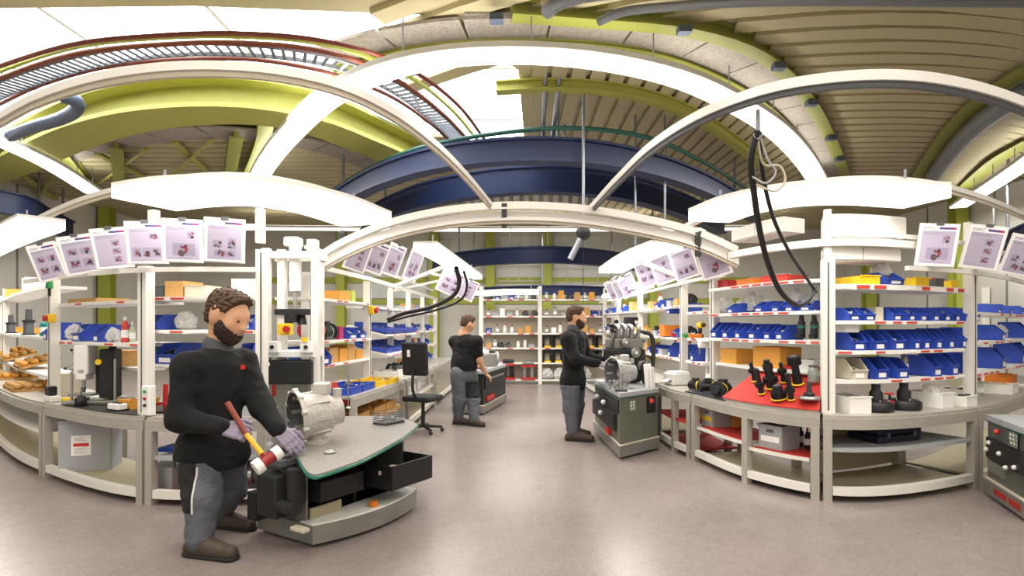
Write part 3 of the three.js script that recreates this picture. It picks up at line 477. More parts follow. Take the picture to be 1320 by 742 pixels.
const sn = (x, y, z) => Math.sin(x * 1.7 + 1.3 * Math.sin(y * 1.3 + z)) * Math.sin(y * 1.9 + 1.1 * Math.sin(z * 1.7)) * Math.sin(z * 1.5 + Math.sin(x * 1.1));
// a head; c = centre of the base of the skull, S = head height, fwd/up/side unit vectors
function headPrims(c, S, fwd, up) {
  const side = V3().crossVectors(fwd, up).normalize(), ax = [fwd, up, side], P = (f, u, s) => c.clone().addScaledVector(fwd, f * S).addScaledVector(up, u * S).addScaledVector(side, s * S), e = (f, u, s, r) => ell(P(f, u, s), r.map(q => q * S), ax);
  const skin = [e(-.06, .2, 0, [.42, .36, .33]), e(.09, -.08, 0, [.28, .34, .25]), e(.22, -.3, 0, [.13, .12, .13]), cap(P(.32, .12, 0), P(.46, -.06, 0), .035 * S, .06 * S), cap(P(.3, .15, -.13), P(.3, .15, .13), .055 * S, .055 * S),
    e(.26, -.06, .15, [.1, .1, .1]), e(.26, -.06, -.15, [.1, .1, .1]), cap(P(.33, -.2, -.06), P(.33, -.2, .06), .035 * S), e(-.06, .02, .33, [.08, .12, .04]), e(-.06, .02, -.33, [.08, .12, .04])];
  const eyes = [e(.33, .06, .13, [.045, .04, .045]), e(.33, .06, -.13, [.045, .04, .045])];
  return { skin, eyes, P, e, ax };
}
// a hand with five fingers; w = wrist, dir = along the palm, nrm = out of the back of the hand, thumb = side the thumb leaves on (unit), bends in radians
function handPrims(w, dir, nrm, s, bend, thumbSide) {
  dir = dir.clone().normalize(); const side = V3().crossVectors(nrm, dir).normalize(); const nn = V3().crossVectors(dir, side).normalize(); const P = [], at = (a, b, c) => w.clone().addScaledVector(dir, a * s).addScaledVector(side, b * s).addScaledVector(nn, c * s);
  for (const b of [-.032, -.011, .011, .032]) P.push(cap(at(.005, b * .7, 0), at(.085, b, 0), .016 * s, .014 * s));
  const len = [.07, .084, .078, .062], off = [.034, .012, -.011, -.032];
  for (let i = 0; i < 4; i++) { let p = at(.088, off[i] * thumbSide, 0), a = bend[i] * .5, L = len[i] * s; for (const [k, fr] of [[0, .45], [1, .32], [2, .23]]) { const d = dir.clone().multiplyScalar(Math.cos(a)).addScaledVector(nn, -Math.sin(a)), q = p.clone().addScaledVector(d, L * fr); P.push(cap(p, q, (.0098 - k * .0009) * s, (.0092 - k * .0009) * s)); p = q; a += bend[i] * .8; } }
  let p = at(.03, .03 * thumbSide, -.006); for (const [f, u, v, L] of [[.6, .7, -.3, .035], [.85, .35, -.45, .03], [.95, .05, -.5, .025]]) { const q = p.clone().addScaledVector(dir, f * L * s).addScaledVector(side, u * thumbSide * L * s).addScaledVector(nn, v * L * s); P.push(cap(p, q, .0125 * s, .0105 * s)); p = q; }
  return P;
}
const PM = {
  skin: std(0xc99878, .6), knit: std(0x0b0c0f, .95, 0, { map: rep(weave, 2) }), tee: std(0x101114, .95, 0, { map: rep(weave, 2) }), trouser: std(0x6f727c, .9, 0, { map: rep(weave, 2) }), trouserDark: std(0x191a1c, .9), piping: std(0xd9d8d4, .6),
  hair: std(0x5a3e26, .75, 0, { map: rep(weave, 1, 3) }), beard: std(0x2f2017, .85), shoe: std(0x40352b, .6), sole: std(0x1e1b19, .8), glove: std(0xa89db4, .8, 0, { map: rep(weave, 3) }), eye: std(0x20160f, .3), logo: std(0xc4161c, .5), collar: std(0x4a4a4c, .9), brow: std(0x3a2718, .9),
};
function fold(amp, fx) { return (d, x, y, z) => d + amp * sn(x * fx, y * fx * 1.3, z * fx); }
// a standing man; all joints are world points
function man(o) {
  const b = o.base, t = thing('person', o.label, 'person', [b.x, 0, b.z]);
  const j = o.j, S = o.head, up = o.up.clone().normalize(), fwd = o.fwd.clone().addScaledVector(up, -o.fwd.dot(up)).normalize(), H = headPrims(j.head, S, fwd, up);
  const k = o.k || 1, lx = V3().subVectors(j.shL, j.shR).setY(0).normalize(), fz = V3().crossVectors(lx, V3(0, 1, 0)).normalize(), axes = [lx, V3(0, 1, 0), fz];
  const chest = j.shL.clone().add(j.shR).multiplyScalar(.5), hip = j.hipL.clone().add(j.hipR).multiplyScalar(.5), sw = j.shL.distanceTo(j.shR);
  const belly = chest.clone().lerp(hip, .55);
  const torso = g => [ell(chest.clone().lerp(hip, .22).add(V3(0, .0, 0)), [sw * .5 + g, chest.distanceTo(hip) * .42, o.deep * .92 + g], axes), ell(belly, [sw * .43 + g, chest.distanceTo(hip) * .42, o.deep * .9 + g], axes), ell(hip.clone().setY(hip.y + .04), [sw * .44 + g, .17, o.deep * .92 + g], axes), cap(j.shR, j.shL, .075 * k + g), cap(chest, j.neck, .11 * k + g, .075 * k)];
  const arm = (s, e, w, g) => [cap(s, e, .07 * k + g, .053 * k + g), cap(e, w, .053 * k + g, .037 * k + g)];
  const leg = (h, n, a, g) => [cap(h, n, .105 * k + g, .073 * k + g), cap(n, a, .073 * k + g, .05 * k + g)];
  // body: one continuous skin
  const neck = [cap(j.neck, j.head.clone().addScaledVector(up, -.1 * S).addScaledVector(fwd, -.1 * S), .068 * k, .068 * k)];
  const geos = [];
  const bodyP = [...torso(-.03), ...arm(j.shR, j.elR, j.wrR, -.008), ...arm(j.shL, j.elL, j.wrL, -.008), ...leg(j.hipR, j.knR, j.anR, -.015), ...leg(j.hipL, j.knL, j.anL, -.015), ...neck];
  geos.push(blob(bodyP, .05, .014));
  geos.push(blob([...H.skin, ...neck], .05 * S / .3, o.fine || .005, 0, (d, x, y, z) => { for (const s of [-1, 1]) { const c = H.P(.38, .06, .13 * s), r = Math.hypot(x - c.x, y - c.y, z - c.z) - .045 * S; d = Math.max(d, -r - .008 * S); } return d; }));
  const hands = [];
  for (const h of o.hands || []) hands.push(blob(handPrims(...h), .012, .0038));
  if (o.bareHands) geos.push(...hands);
  part(t, 'body', merge(geos.map(g => g.translate(-b.x, 0, -b.z))), PM.skin);
  if (!o.bareHands) for (const g of hands) wpart(t, 'glove', g, PM.glove);
  for (const e of H.eyes) wpart(t, 'eye', blob([e], .01, .004), PM.eye);
  for (const s of [-1, 1]) wpart(t, 'eyebrow', blob([cap(H.P(.375, .125, .06 * s), H.P(.315, .13, .2 * s), .022 * S, .016 * S)], .01, .004), PM.brow);
  // hair: a tousled shell over the skull, open at the face
  const hp = [H.e(-.08, .24, 0, [.44, .37, .36]), H.e(-.2, .02, 0, [.28, .3, .3])]; if (o.tuft) hp.push(H.e(.12, .45, 0, [.26, .14, .26]), H.e(.24, .36, .08, [.14, .1, .16]));
  wpart(t, 'hair', blob(hp, .03, o.fine || .006, .004, (d, x, y, z) => { const q = V3(x, y, z).sub(j.head), f = q.dot(fwd) / S, u = q.dot(up) / S; const cut = Math.max(f - (.2 + .45 * Math.max(0, u - .22)), 0) > 0 && u < .4 ? (f - .2) * S * .9 : -1; const low = (-.22 + (f > -.02 ? (f + .02) * 2.1 : 0) - u) * S; return Math.max(d + .01 * S / .3 * sn(x * 48, y * 60, z * 48), cut, low); }), o.hairMat || PM.hair);
  if (o.beard) wpart(t, 'beard', blob([H.e(.1, -.12, 0, [.31, .33, .3]), H.e(.23, -.33, 0, [.17, .15, .17])], .04, o.fine || .005, .008, (d, x, y, z) => { const q = V3(x, y, z).sub(j.head), f = q.dot(fwd) / S, u = q.dot(up) / S, s = Math.abs(q.dot(H.ax[2])) / S; return Math.max(d + .006 * sn(x * 90, y * 90, z * 90), (u - (.0 - Math.max(0, f - .12) * .62)) * S, (-.0 - f) * S, (s < .07 && u > -.225 && u < -.175 && f > .3 ? .02 : -1)); }), PM.beard);
  // clothes
  const cutArm = o.sleeve || 1, eR = cutArm < 1 ? j.shR.clone().lerp(j.elR, cutArm) : null, eL = cutArm < 1 ? j.shL.clone().lerp(j.elL, cutArm) : null;
  const slv = cutArm < 1 ? [cap(j.shR, eR, .082 * k, .075 * k), cap(j.shL, eL, .082 * k, .075 * k)] : [...arm(j.shR, j.elR, j.wrR, .018), ...arm(j.shL, j.elL, j.wrL, .018)];
  const hemP = [cap(hip.clone().setY(hip.y + .06), V3(hip.x, o.hem + .1, hip.z), o.deep + .02 + (o.flare ?? .03), o.deep + .03 + (o.flare ?? .03)), ell(V3(hip.x, o.hem + .1, hip.z), [sw * .5 + (o.flare ?? .03), .24, o.deep + .045 + (o.flare ?? .03)], axes)];
  wpart(t, 'sweater', blob([...torso(.012), ...slv, ...hemP], .06, .012, 0, (d, x, y, z) => Math.max(d + .006 * sn(x * 17, y * 22, z * 17), o.hem - y)), o.top || PM.knit);
  if (o.collarOn) wpart(t, 'collar', blob([cap(j.neck.clone().add(V3(0, -.02, 0)), j.neck.clone().add(V3(0, .035, 0)), .095 * k, .088 * k)], .02, .007), PM.collar);
  const legs = [...leg(j.hipR, j.knR, j.anR.clone().add(V3(0, .01, 0)), .024), ...leg(j.hipL, j.knL, j.anL.clone().add(V3(0, .01, 0)), .024), ell(hip, [sw * .44, .15, o.deep + .005], axes)];
  const tr = (d, x, y, z) => Math.max(d + .008 * sn(x * 19, y * 26, z * 19), .045 - y, y - o.hem - .07);
  wpart(t, 'trousers', blob(legs, .05, .012, .004, tr), PM.trouser);
  if (o.panel) wpart(t, 'side_panel', blob(legs, .05, .012, .011, (d, x, y, z) => Math.max(tr(d, x, y, z), o.panel(x, y, z))), PM.trouserDark);
  if (o.pipe) wpart(t, 'piping', blob(legs, .05, .006, .015, (d, x, y, z) => Math.max(tr(d, x, y, z), o.pipe(x, y, z))), PM.piping);
  for (const [a, toe] of [[j.anR, o.toeR], [j.anL, o.toeL]]) {
    const heel = a.clone().setY(.05).addScaledVector(V3().subVectors(toe, a).setY(0).normalize(), -.05 * k);
    const s = wpart(t, 'shoe', blob([cap(heel, toe.clone().setY(.045), .05 * k, .044 * k), cap(a.clone().setY(.09), toe.clone().lerp(heel, .35).setY(.06), .055 * k, .046 * k)], .03, .008, 0, (d, x, y) => Math.max(d, .018 - y)), PM.shoe);
    const sg = blob([cap(heel.clone().setY(.02), toe.clone().setY(.02), .055 * k, .05 * k)], .02, .008, 0, (d, x, y) => Math.max(d, y - .026, .001 - y)); const m = new THREE.Mesh(sg.translate(-b.x, 0, -b.z), PM.sole); m.name = 'sole'; shadows(m); s.add(m);
  }
  return t;
}
{ // bearded man at the tool trolley
  const J = { head: atZ(293, 410, 4.2), neck: atZ(281, 452, 4.22), shR: atZ(243, 473, 4.02), shL: atZ(312, 468, 4.38), elR: atZ(231, 540, 3.93), wrR: atZ(288, 551, 3.85), elL: atZ(338, 524, 4.25), wrL: atZ(358, 553, 4.1), hipR: atZ(258, 588, 4.08), hipL: atZ(290, 584, 4.3), knR: atZ(262, 640, 3.98), knL: atZ(296, 630, 4.38), anR: atZ(257, 697, 3.93), anL: atZ(281, 664, 4.5) };
  const t = man({ base: V3(-2.15, 0, -4.2), label: 'bearded man in black sweater and grey trousers holding a mallet', j: J, head: .345, up: V3(.36, .93, .06), fwd: V3(.88, -.5, .26), deep: .17, k: 1.18, hem: .55, beard: true, tuft: true, collarOn: true, fine: .0045,
    toeR: atZ(297, 714, 3.86), toeL: atZ(321, 675, 4.42), panel: (x, y, z) => { const u = Math.abs(x - (-2.2)) - .07; return Math.max(u, -(z + 4.02), .3 - y, y - .72); }, pipe: (x, y, z) => Math.max(Math.abs(x + 2.12) - .006, -(z + 4.02), .3 - y, y - .6),
    hands: [[J.wrR, V3(.9, -.1, .25), V3(.1, .55, .83), 1.35, [1.15, 1.2, 1.2, 1.15], 1], [J.wrL, V3(.75, -.62, .2), V3(.3, .55, .75), 1.4, [.35, .3, .35, .45], 1]] });
  
  wpart(t, 'logo', box(.03, .03, .01, ...atZ(313, 473, 4.2).toArray(), .6), PM.logo);
  // mallet in his hand
  const a = atZ(293, 519, 3.86), m = atZ(318, 560, 3.8), e = atZ(338, 585, 3.74), q = thing('mallet', 'red framed mallet with white round faces held by the bearded man', 'mallet', [m.x, m.y, m.z]);
  wpart(q, 'grip', rod(a, m, .02, .016, 12), std(0x7d3524, .6)); wpart(q, 'shaft', rod(m, e, .017, .017, 12), std(0xe8a71c, .45));
  const f1 = atZ(334, 600, 3.7), f2 = atZ(358, 583, 3.78), c = f1.clone().lerp(f2, .5), d = f2.clone().sub(f1).normalize();
  wpart(q, 'head_frame', [rod(c.clone().addScaledVector(d, -.045), c.clone().addScaledVector(d, .045), .034, .034, 14), bar(e, c, .03)], std(0x8e1f22, .45));
  wpart(q, 'face', rod(f1.clone().addScaledVector(d, -.03), f1.clone().addScaledVector(d, .02), .05, .05, 20), M.tubWhite); wpart(q, 'face', rod(f2.clone().addScaledVector(d, -.03), f2.clone().addScaledVector(d, .02), .045, .045, 20), M.tubWhite);
}
{ // man in the short-sleeved shirt at the far trolley
  const z = 9.15, J = { head: atZ(603, 418, z), neck: atZ(597, 432, z), shR: atZ(613, 438, z + .12), shL: atZ(585, 437, z - .1), elR: atZ(621, 462, z + .05), wrR: atZ(634, 466, z + .1), elL: atZ(590, 462, z - .3), wrL: atZ(612, 470, z - .32), hipR: atZ(605, 482, z + .08), hipL: atZ(591, 482, z - .08), knR: atZ(610, 515, z - .05), knL: atZ(592, 515, z - .05), anR: atZ(611, 540, z - .12), anL: atZ(591, 538, z + .05) };
  J.shR = atZ(615, 440, z - .15); J.shL = atZ(586, 440, z + .12); J.elR = atZ(620, 461, z - .1); J.elL = atZ(600, 462, z + .3); J.wrR = atZ(618, 478, z + .2); J.wrL = atZ(622, 476, z + .4);
  J.elR = atZ(618, 464, z - .12); J.wrR = atZ(627, 482, z + .02);
  man({ base: V3(-.72, 0, -z), label: 'man in black short-sleeved shirt working at the far trolley', j: J, head: .25, up: V3(.3, .93, -.1), fwd: V3(.8, -.5, -.5), deep: .12, k: 1, hem: .86, flare: 0, sleeve: .62, bareHands: true, top: PM.tee, fine: .007, tuft: true,
    toeR: atZ(622, 545, z - .2), toeL: atZ(603, 539, z), hands: [[J.wrR, V3(.6, -.6, -.4), V3(.3, .8, .3), 1, [.6, .6, .6, .6], 1], [J.wrL, V3(.6, -.5, -.5), V3(.3, .8, .3), 1, [.6, .6, .6, .6], 1]], panel: (x, y, z2) => Math.max(Math.abs(y - .56) - .13, -(x + .72)) });
}
{ // man in the long black jacket at the engine trolley
  const z = 8, J = { head: atZ(743, 410, z), neck: atZ(739, 427, z), shR: atZ(732, 437, z - .2), shL: atZ(748, 436, z + .2), elR: atZ(742, 463, z - .3), wrR: atZ(770, 468, z - .25), elL: atZ(757, 460, z + .25), wrL: atZ(776, 464, z + .15), hipR: atZ(735, 492, z - .1), hipL: atZ(742, 491, z + .1), knR: atZ(736, 525, z - .1), knL: atZ(743, 522, z + .15), anR: atZ(738, 555, z - .12), anL: atZ(741, 550, z + .18) };
  man({ base: V3(.83, 0, -z), label: 'man in long black jacket and grey trousers at the engine trolley', j: J, head: .28, up: V3(.12, .98, 0), fwd: V3(.9, -.3, .1), deep: .14, k: 1.06, hem: .68, flare: -.02, beard: true, tuft: true, fine: .007, collarOn: true, hairMat: std(0x5a3c24, .8, 0, { map: rep(weave, 1, 3) }),
    toeR: atZ(762, 565, z - .2), toeL: atZ(758, 552, z + .15), hands: [[J.wrR, V3(.95, -.15, .1), V3(.1, .8, .5), 1.15, [.5, .5, .5, .5], 1], [J.wrL, V3(.95, -.15, .1), V3(.1, .8, .5), 1.15, [.5, .5, .5, .5], 1]] });
}
// ---------------------------------------------------------------- small goods: factories with shared geometries
const cache = {};
const once = (k, f) => cache[k] || (cache[k] = f());
const r2 = v => Math.round(v * 100) / 100;
function put(run, px, d, h, dt = 0) { const s = run.s(px, d), p = run.at(s, d, h); return [[p.x, h, p.z], run.turn(s) + dt]; }
const wpx = (run, px, d, w) => { const p = run.at(run.s(px, d), d); return w * -p.z / F * .93; };         // metres across w pixels there
// open-front picking bin: base, back, sides cut down to a lip
function binGeo(w, h, d) {
  return once(`bin${w},${h},${d}`, () => {
    const t = .008, side = new THREE.Shape([[-d / 2, 0], [d / 2, 0], [d / 2 + .015, h * .45], [d / 2 - d * .3, h], [-d / 2, h]].map(p => new THREE.Vector2(...p)));
    const e = new THREE.ExtrudeGeometry(side, { depth: t, bevelEnabled: false }); e.rotateY(-Math.PI / 2);
    return merge([e.clone().translate(-w / 2 + t, 0, 0), e.clone().translate(w / 2, 0, 0), box(w, t, d, 0, t / 2, 0), box(w, h, t, 0, h / 2, -d / 2 + t / 2), box(w, h * .45, t, 0, h * .225, d / 2 + .002, 0, .06), box(w, .012, .014, 0, h * .45, d / 2 + .014)]);
  });
}
function heapGeo(w, h, d, seed, kind) {
  return once(`heap${w},${h},${d},${seed % 4},${kind}`, () => {
    const r = rng(seed % 4 + 31), L = [];
    if (kind === 'rings') for (let i = 0; i < 9; i++) L.push(new THREE.TorusGeometry(Math.min(w, d) * .16, .008, 5, 9).rotateX(rr(.6, 2.2, r)).rotateY(rr(0, 3, r)).translate(rr(-.36, .36, r) * w, rr(.3, 1, r) * h, rr(-.4, .4, r) * d));
    else if (kind === 'bolts') for (let i = 0; i < 14; i++) L.push(cyl(.007, .007, .05, 0, 0, 0, 6).rotateZ(rr(0, 3, r)).rotateY(rr(0, 3, r)).translate(rr(-.38, .38, r) * w, rr(.3, .9, r) * h, rr(-.4, .4, r) * d));
    else for (let i = 0; i < 8; i++) L.push(box(rr(.03, .06, r), rr(.02, .05, r), rr(.03, .06, r), 0, 0, 0, rr(0, 3, r), rr(0, 1, r)).translate(rr(-.34, .34, r) * w, rr(.25, .9, r) * h, rr(-.35, .35, r) * d));
    L.push(box(w * .9, h * .3, d * .85, 0, h * .18, 0));
    return merge(L);
  });
}
const heapMats = [M.greyDark, M.steel, M.black, M.beige, M.steelDark];
function bin(pos, turn, w, h, d, label, group, mat = M.bin, fill) {
  w = r2(w); h = r2(h); d = r2(d);
  const t = thing('storage_bin', label, 'bin', pos, turn, group);
  part(t, 'bin_body', binGeo(w, h, d), mat);
  part(t, 'label_card', once(`lc${w}${h}`, () => box(w * .55, h * .22, .004, 0, h * .2, 0)).clone().translate(0, 0, d / 2 + .008), M.paper);
  if (fill !== 0) { const k = Math.floor(R0() * 3), sd = Math.floor(R0() * 4); part(t, 'parts_heap', heapGeo(r2(w * .84), r2(h * .55), r2(d * .84), sd, ['rings', 'bolts', 'blocks'][k]).clone().translate(0, .01, 0), heapMats[Math.floor(R0() * 5)]); }
  return t;
}
// a row of bins given by their pixel spans on a shelf
const ORD = ['first', 'second', 'third', 'fourth', 'fifth', 'sixth', 'seventh', 'eighth', 'ninth', 'tenth', 'eleventh', 'twelfth', 'thirteenth', 'fourteenth', 'fifteenth', 'sixteenth', 'seventeenth', 'eighteenth'];
const counts = {}, nth = key => ORD[Math.min(17, (counts[key] = (counts[key] ?? -1) + 1))];
function faceEye(p, turn, k = .8) { let a = Math.atan2(-p[0], -p[2]) - turn; a = Math.atan2(Math.sin(a), Math.cos(a)); return turn + a * k; }   // hung so that the men can read it from the aisle
function binRow(run, d, h, spans, hpx, label, group, depth = .3) {
  for (const [a, b, o = {}] of spans) {
    const px = (a + b) / 2, [p, tn] = put(run, px, d + depth / 2, h + .001), w = wpx(run, px, d, b - a);
    bin(p, tn, w, (o.h || hpx) * -p[2] / F, o.d || depth, (o.label || label).replace('%', nth(label)), o.group || group, o.mat || M.bin, o.fill);
  }
}
function carton(pos, turn, w, h, d, label, mat = M.card, group, name = 'carton') {
  const t = thing(name, label, 'box', pos, turn, group);
  part(t, 'box_body', box(w, h, d, 0, h / 2, 0), mat);
  part(t, 'lid_flap', box(w * 1.02, .006, d * .51, 0, h + .004, d * .25), mat); part(t, 'lid_flap', box(w * 1.02, .006, d * .5, 0, h + .004, -d * .26), mat);
  return t;
}
function tray(pos, turn, w, h, d, label, mat, cat = 'tray', fill, fillMat, group, name = 'parts_tray') {
  w = r2(w); h = r2(h); d = r2(d); const t = thing(name, label, cat, pos, turn, group), e = .01;
  part(t, 'tray_body', once(`tray${w},${h},${d}`, () => merge([box(w, e, d, 0, e / 2, 0), box(w, h, e, 0, h / 2, d / 2), box(w, h, e, 0, h / 2, -d / 2), box(e, h, d, w / 2, h / 2, 0), box(e, h, d, -w / 2, h / 2, 0), box(w + .02, .012, .022, 0, h, d / 2), box(w + .02, .012, .022, 0, h, -d / 2)])), mat);
  if (fill) part(t, 'parts_heap', heapGeo(r2(w * .85), r2(h * .9), r2(d * .85), Math.floor(R0() * 4), fill).clone().translate(0, .01, 0), fillMat || M.steel);
  return t;
}
function plasticBag(pos, turn, s, label, group, seed = 1) {
  const g = once(`bag${seed % 3}`, () => { const r = rng(seed % 3 + 90), q = new THREE.IcosahedronGeometry(.5, 4), p = q.attributes.position; for (let i = 0; i < p.count; i++) { const v = V3(p.getX(i), p.getY(i), p.getZ(i)), n = 1 + .22 * sn(v.x * 7 + seed, v.y * 7, v.z * 7) + .1 * sn(v.x * 19, v.y * 19 + seed, v.z * 19); v.multiplyScalar(n); v.y = v.y * (v.y > 0 ? 1.15 : .6) + .3; p.setXYZ(i, v.x, Math.max(0, v.y), v.z * .8); } q.computeVertexNormals(); return q; });
  const t = thing('plastic_bag', label, 'bag', pos, turn, group); const m = part(t, 'film', g, M.bag); m.scale.setScalar(s);
  const c = part(t, 'parts_heap', heapGeo(.2, .12, .2, seed, 'blocks'), heapMats[seed % 5]); c.scale.setScalar(s * 2.2); c.position.y = .01;
  return t;
}
function bottle(pos, turn, r, h, label, mat, capMat, group, name = 'bottle') {
  const t = thing(name, label, 'bottle', pos, turn, group);
  part(t, 'bottle_body', once(`bt${r2(r)}${r2(h)}`, () => lathe([[0, 0], [r, 0], [r, h * .62], [r * .8, h * .72], [r * .35, h * .82], [r * .35, h * .86], [0, h * .86]], 16)), mat);
  part(t, 'cap', once(`bc${r2(r)}${r2(h)}`, () => cyl(r * .42, r * .4, h * .15, 0, h * .93, 0, 14)), capMat);
  part(t, 'label_band', once(`bl${r2(r)}${r2(h)}`, () => cyl(r * 1.02, r * 1.02, h * .3, 0, h * .34, 0, 16)), M.paper);
  return t;
}
// turned steel shaft with gears and a yellow base ring
function shaft(pos, turn, prof, label, group, ring = true, name = 'gear_shaft') {
  const t = thing(name, label, 'shaft', pos, turn, group);
  const bodies = prof.map(([r0, r1, y0, y1]) => cyl(r0, r1, y1 - y0, 0, (y0 + y1) / 2, 0, 22));
  part(t, 'shaft_body', bodies, M.black);
  const [gr, , gy0, gy1] = prof.reduce((a, b) => b[0] > a[0] ? b : a); const teeth = []; for (let i = 0; i < 22; i++) { const a = i / 22 * Math.PI * 2; teeth.push(box(.012, (gy1 - gy0) * .9, .01, Math.cos(a) * (gr + .003), (gy0 + gy1) / 2, Math.sin(a) * (gr + .003), -a)); } part(t, 'gear_teeth', teeth, M.black);
  if (ring) part(t, 'base_ring', lathe([[prof[0][0] * .6, 0], [prof[0][0] * 1.25, 0], [prof[0][0] * 1.25, .014], [prof[0][0] * .6, .014]], 22), M.yellow);
  const top = prof[prof.length - 1]; part(t, 'bore', cyl(top[1] * .6, top[1] * .6, .012, 0, top[3] + .002, 0, 16), M.greyDark);
  return t;
}
// black and silver gear motor: finned barrel, flange, terminal box, foot
function motor(pos, turn, s, label, mat = M.black, band = M.yellow, group) {
  const t = thing('gear_motor', label, 'motor', pos, turn, group), fins = [];
  for (let i = 0; i < 7; i++) fins.push(cyl(.072 * s, .072 * s, .012 * s, (-.09 + i * .028) * s, .08 * s, 0, 20, 'x'));
  part(t, 'barrel', cyl(.062 * s, .062 * s, .22 * s, 0, .08 * s, 0, 20, 'x'), mat); part(t, 'cooling_fins', fins, mat);
  part(t, 'flange', [cyl(.085 * s, .085 * s, .02 * s, .12 * s, .085 * s, 0, 24, 'x'), cyl(.045 * s, .04 * s, .06 * s, .155 * s, .08 * s, 0, 18, 'x')], M.rubber);
  part(t, 'terminal_box', rbox(.09 * s, .05 * s, .08 * s, .008, -.01 * s, .165 * s, 0), M.rubber);
  part(t, 'foot', [box(.2 * s, .014 * s, .12 * s, 0, .007 * s, 0), box(.16 * s, .03 * s, .02 * s, 0, .02 * s, .04 * s), box(.16 * s, .03 * s, .02 * s, 0, .02 * s, -.04 * s)], M.greyDark);
  part(t, 'marking_band', cyl(.0745 * s, .0745 * s, .02 * s, .04 * s, .08 * s, 0, 20, 'x'), band);
  return t;
}
// stepped ring flange standing on edge or lying
function flange(pos, turn, s, label, group) {
  const t = thing('ring_flange', label, 'flange', pos, turn, group);
  part(t, 'ring', lathe([[.05 * s, 0], [.13 * s, 0], [.14 * s, .02 * s], [.14 * s, .07 * s], [.11 * s, .09 * s], [.06 * s, .09 * s], [.05 * s, .06 * s], [.05 * s, 0]], 28), M.black);
  part(t, 'hub', lathe([[0, 0], [.055 * s, 0], [.055 * s, .16 * s], [.035 * s, .19 * s], [.035 * s, .24 * s], [0, .24 * s]], 20), M.rubber); part(t, 'cap', cyl(.036 * s, .034 * s, .03 * s, 0, .255 * s, 0, 16), M.steel);
  for (let i = 0; i < 6; i++) part(t, 'bolt', cyl(.01 * s, .01 * s, .02 * s, Math.cos(i * 1.047) * .1 * s, .097 * s, Math.sin(i * 1.047) * .1 * s, 6), M.steel);
  return t;
}
// printed instruction sheets
function sheetTex(k) {
  const c = document.createElement('canvas'); c.width = 256; c.height = 340; const x = c.getContext('2d'), r = rng(500 + k);
  x.fillStyle = '#f4f1f3'; x.fillRect(0, 0, 256, 340); x.fillStyle = '#b3aac0'; x.fillRect(16, 52, 224, 272);
  const gr = x.createLinearGradient(120, 0, 240, 0); gr.addColorStop(0, '#4a4a86'); gr.addColorStop(.6, '#5b3f80'); gr.addColorStop(1, '#d0204f'); x.fillStyle = gr; x.fillRect(128, 22, 112, 18);
  x.fillStyle = '#55506a'; for (let i = 0; i < 3; i++) x.fillRect(18, 22 + i * 8, 60 + r() * 36, 3);
  x.fillStyle = '#8b849c'; for (let i = 0; i < 3; i++) x.fillRect(28, 62 + i * 8, 90 + r() * 90, 3);
  const pics = [[[40, 110, 80, 60], [140, 110, 80, 60], [40, 210, 80, 70], [140, 210, 80, 70]], [[130, 100, 60, 50], [130, 170, 60, 50], [130, 240, 60, 50]], [[150, 90, 60, 50], [30, 210, 60, 80], [96, 210, 60, 80], [160, 210, 60, 80]], [[160, 90, 50, 60], [60, 190, 150, 100]], [[50, 170, 60, 60], [150, 150, 50, 90], [60, 250, 140, 50]]][k % 5];
  for (const [a, b, w, h] of pics) { x.fillStyle = '#9c92ab'; x.fillRect(a, b, w, h); for (let i = 0; i < 7; i++) { x.fillStyle = ['#3a3440', '#5d4a52', '#77626a', '#2c2830', '#8d3a44'][Math.floor(r() * 5)]; x.beginPath(); x.ellipse(a + w * (.2 + .6 * r()), b + h * (.25 + .6 * r()), w * (.06 + .14 * r()), h * (.06 + .16 * r()), r() * 3, 0, 7); x.fill(); } }
  x.fillStyle = '#9a93a8'; for (let i = 0; i < 2; i++) x.fillRect(28, 306 + i * 8, 100 + r() * 80, 3);
  const t = new THREE.CanvasTexture(c); t.colorSpace = THREE.SRGBColorSpace; return t;
}
const sheetMats = [0, 1, 2, 3, 4].map(k => new THREE.MeshStandardMaterial({ map: sheetTex(k), roughness: .55 }));
function sheet(pos, turn, w, h, tilt, k, label, group, roll = 0) {
  const t = thing('instruction_sheet', label, 'sheet', pos, turn, group), a = new THREE.Group(); void a;
  const rot = g => { g.translate(0, h / 2, 0); g.rotateZ(roll); g.rotateX(tilt); return g; };
  part(t, 'backing_board', rot(box(w * 1.07, h * 1.05, .008, 0, 0, -.007)), M.white);
  part(t, 'printed_page', rot(box(w, h, .003, 0, 0, 0)), sheetMats[k % 5]);
  part(t, 'clip', rot(box(w * .2, .03, .02, 0, h * .52, 0)), M.greyDark);
  return t;
}
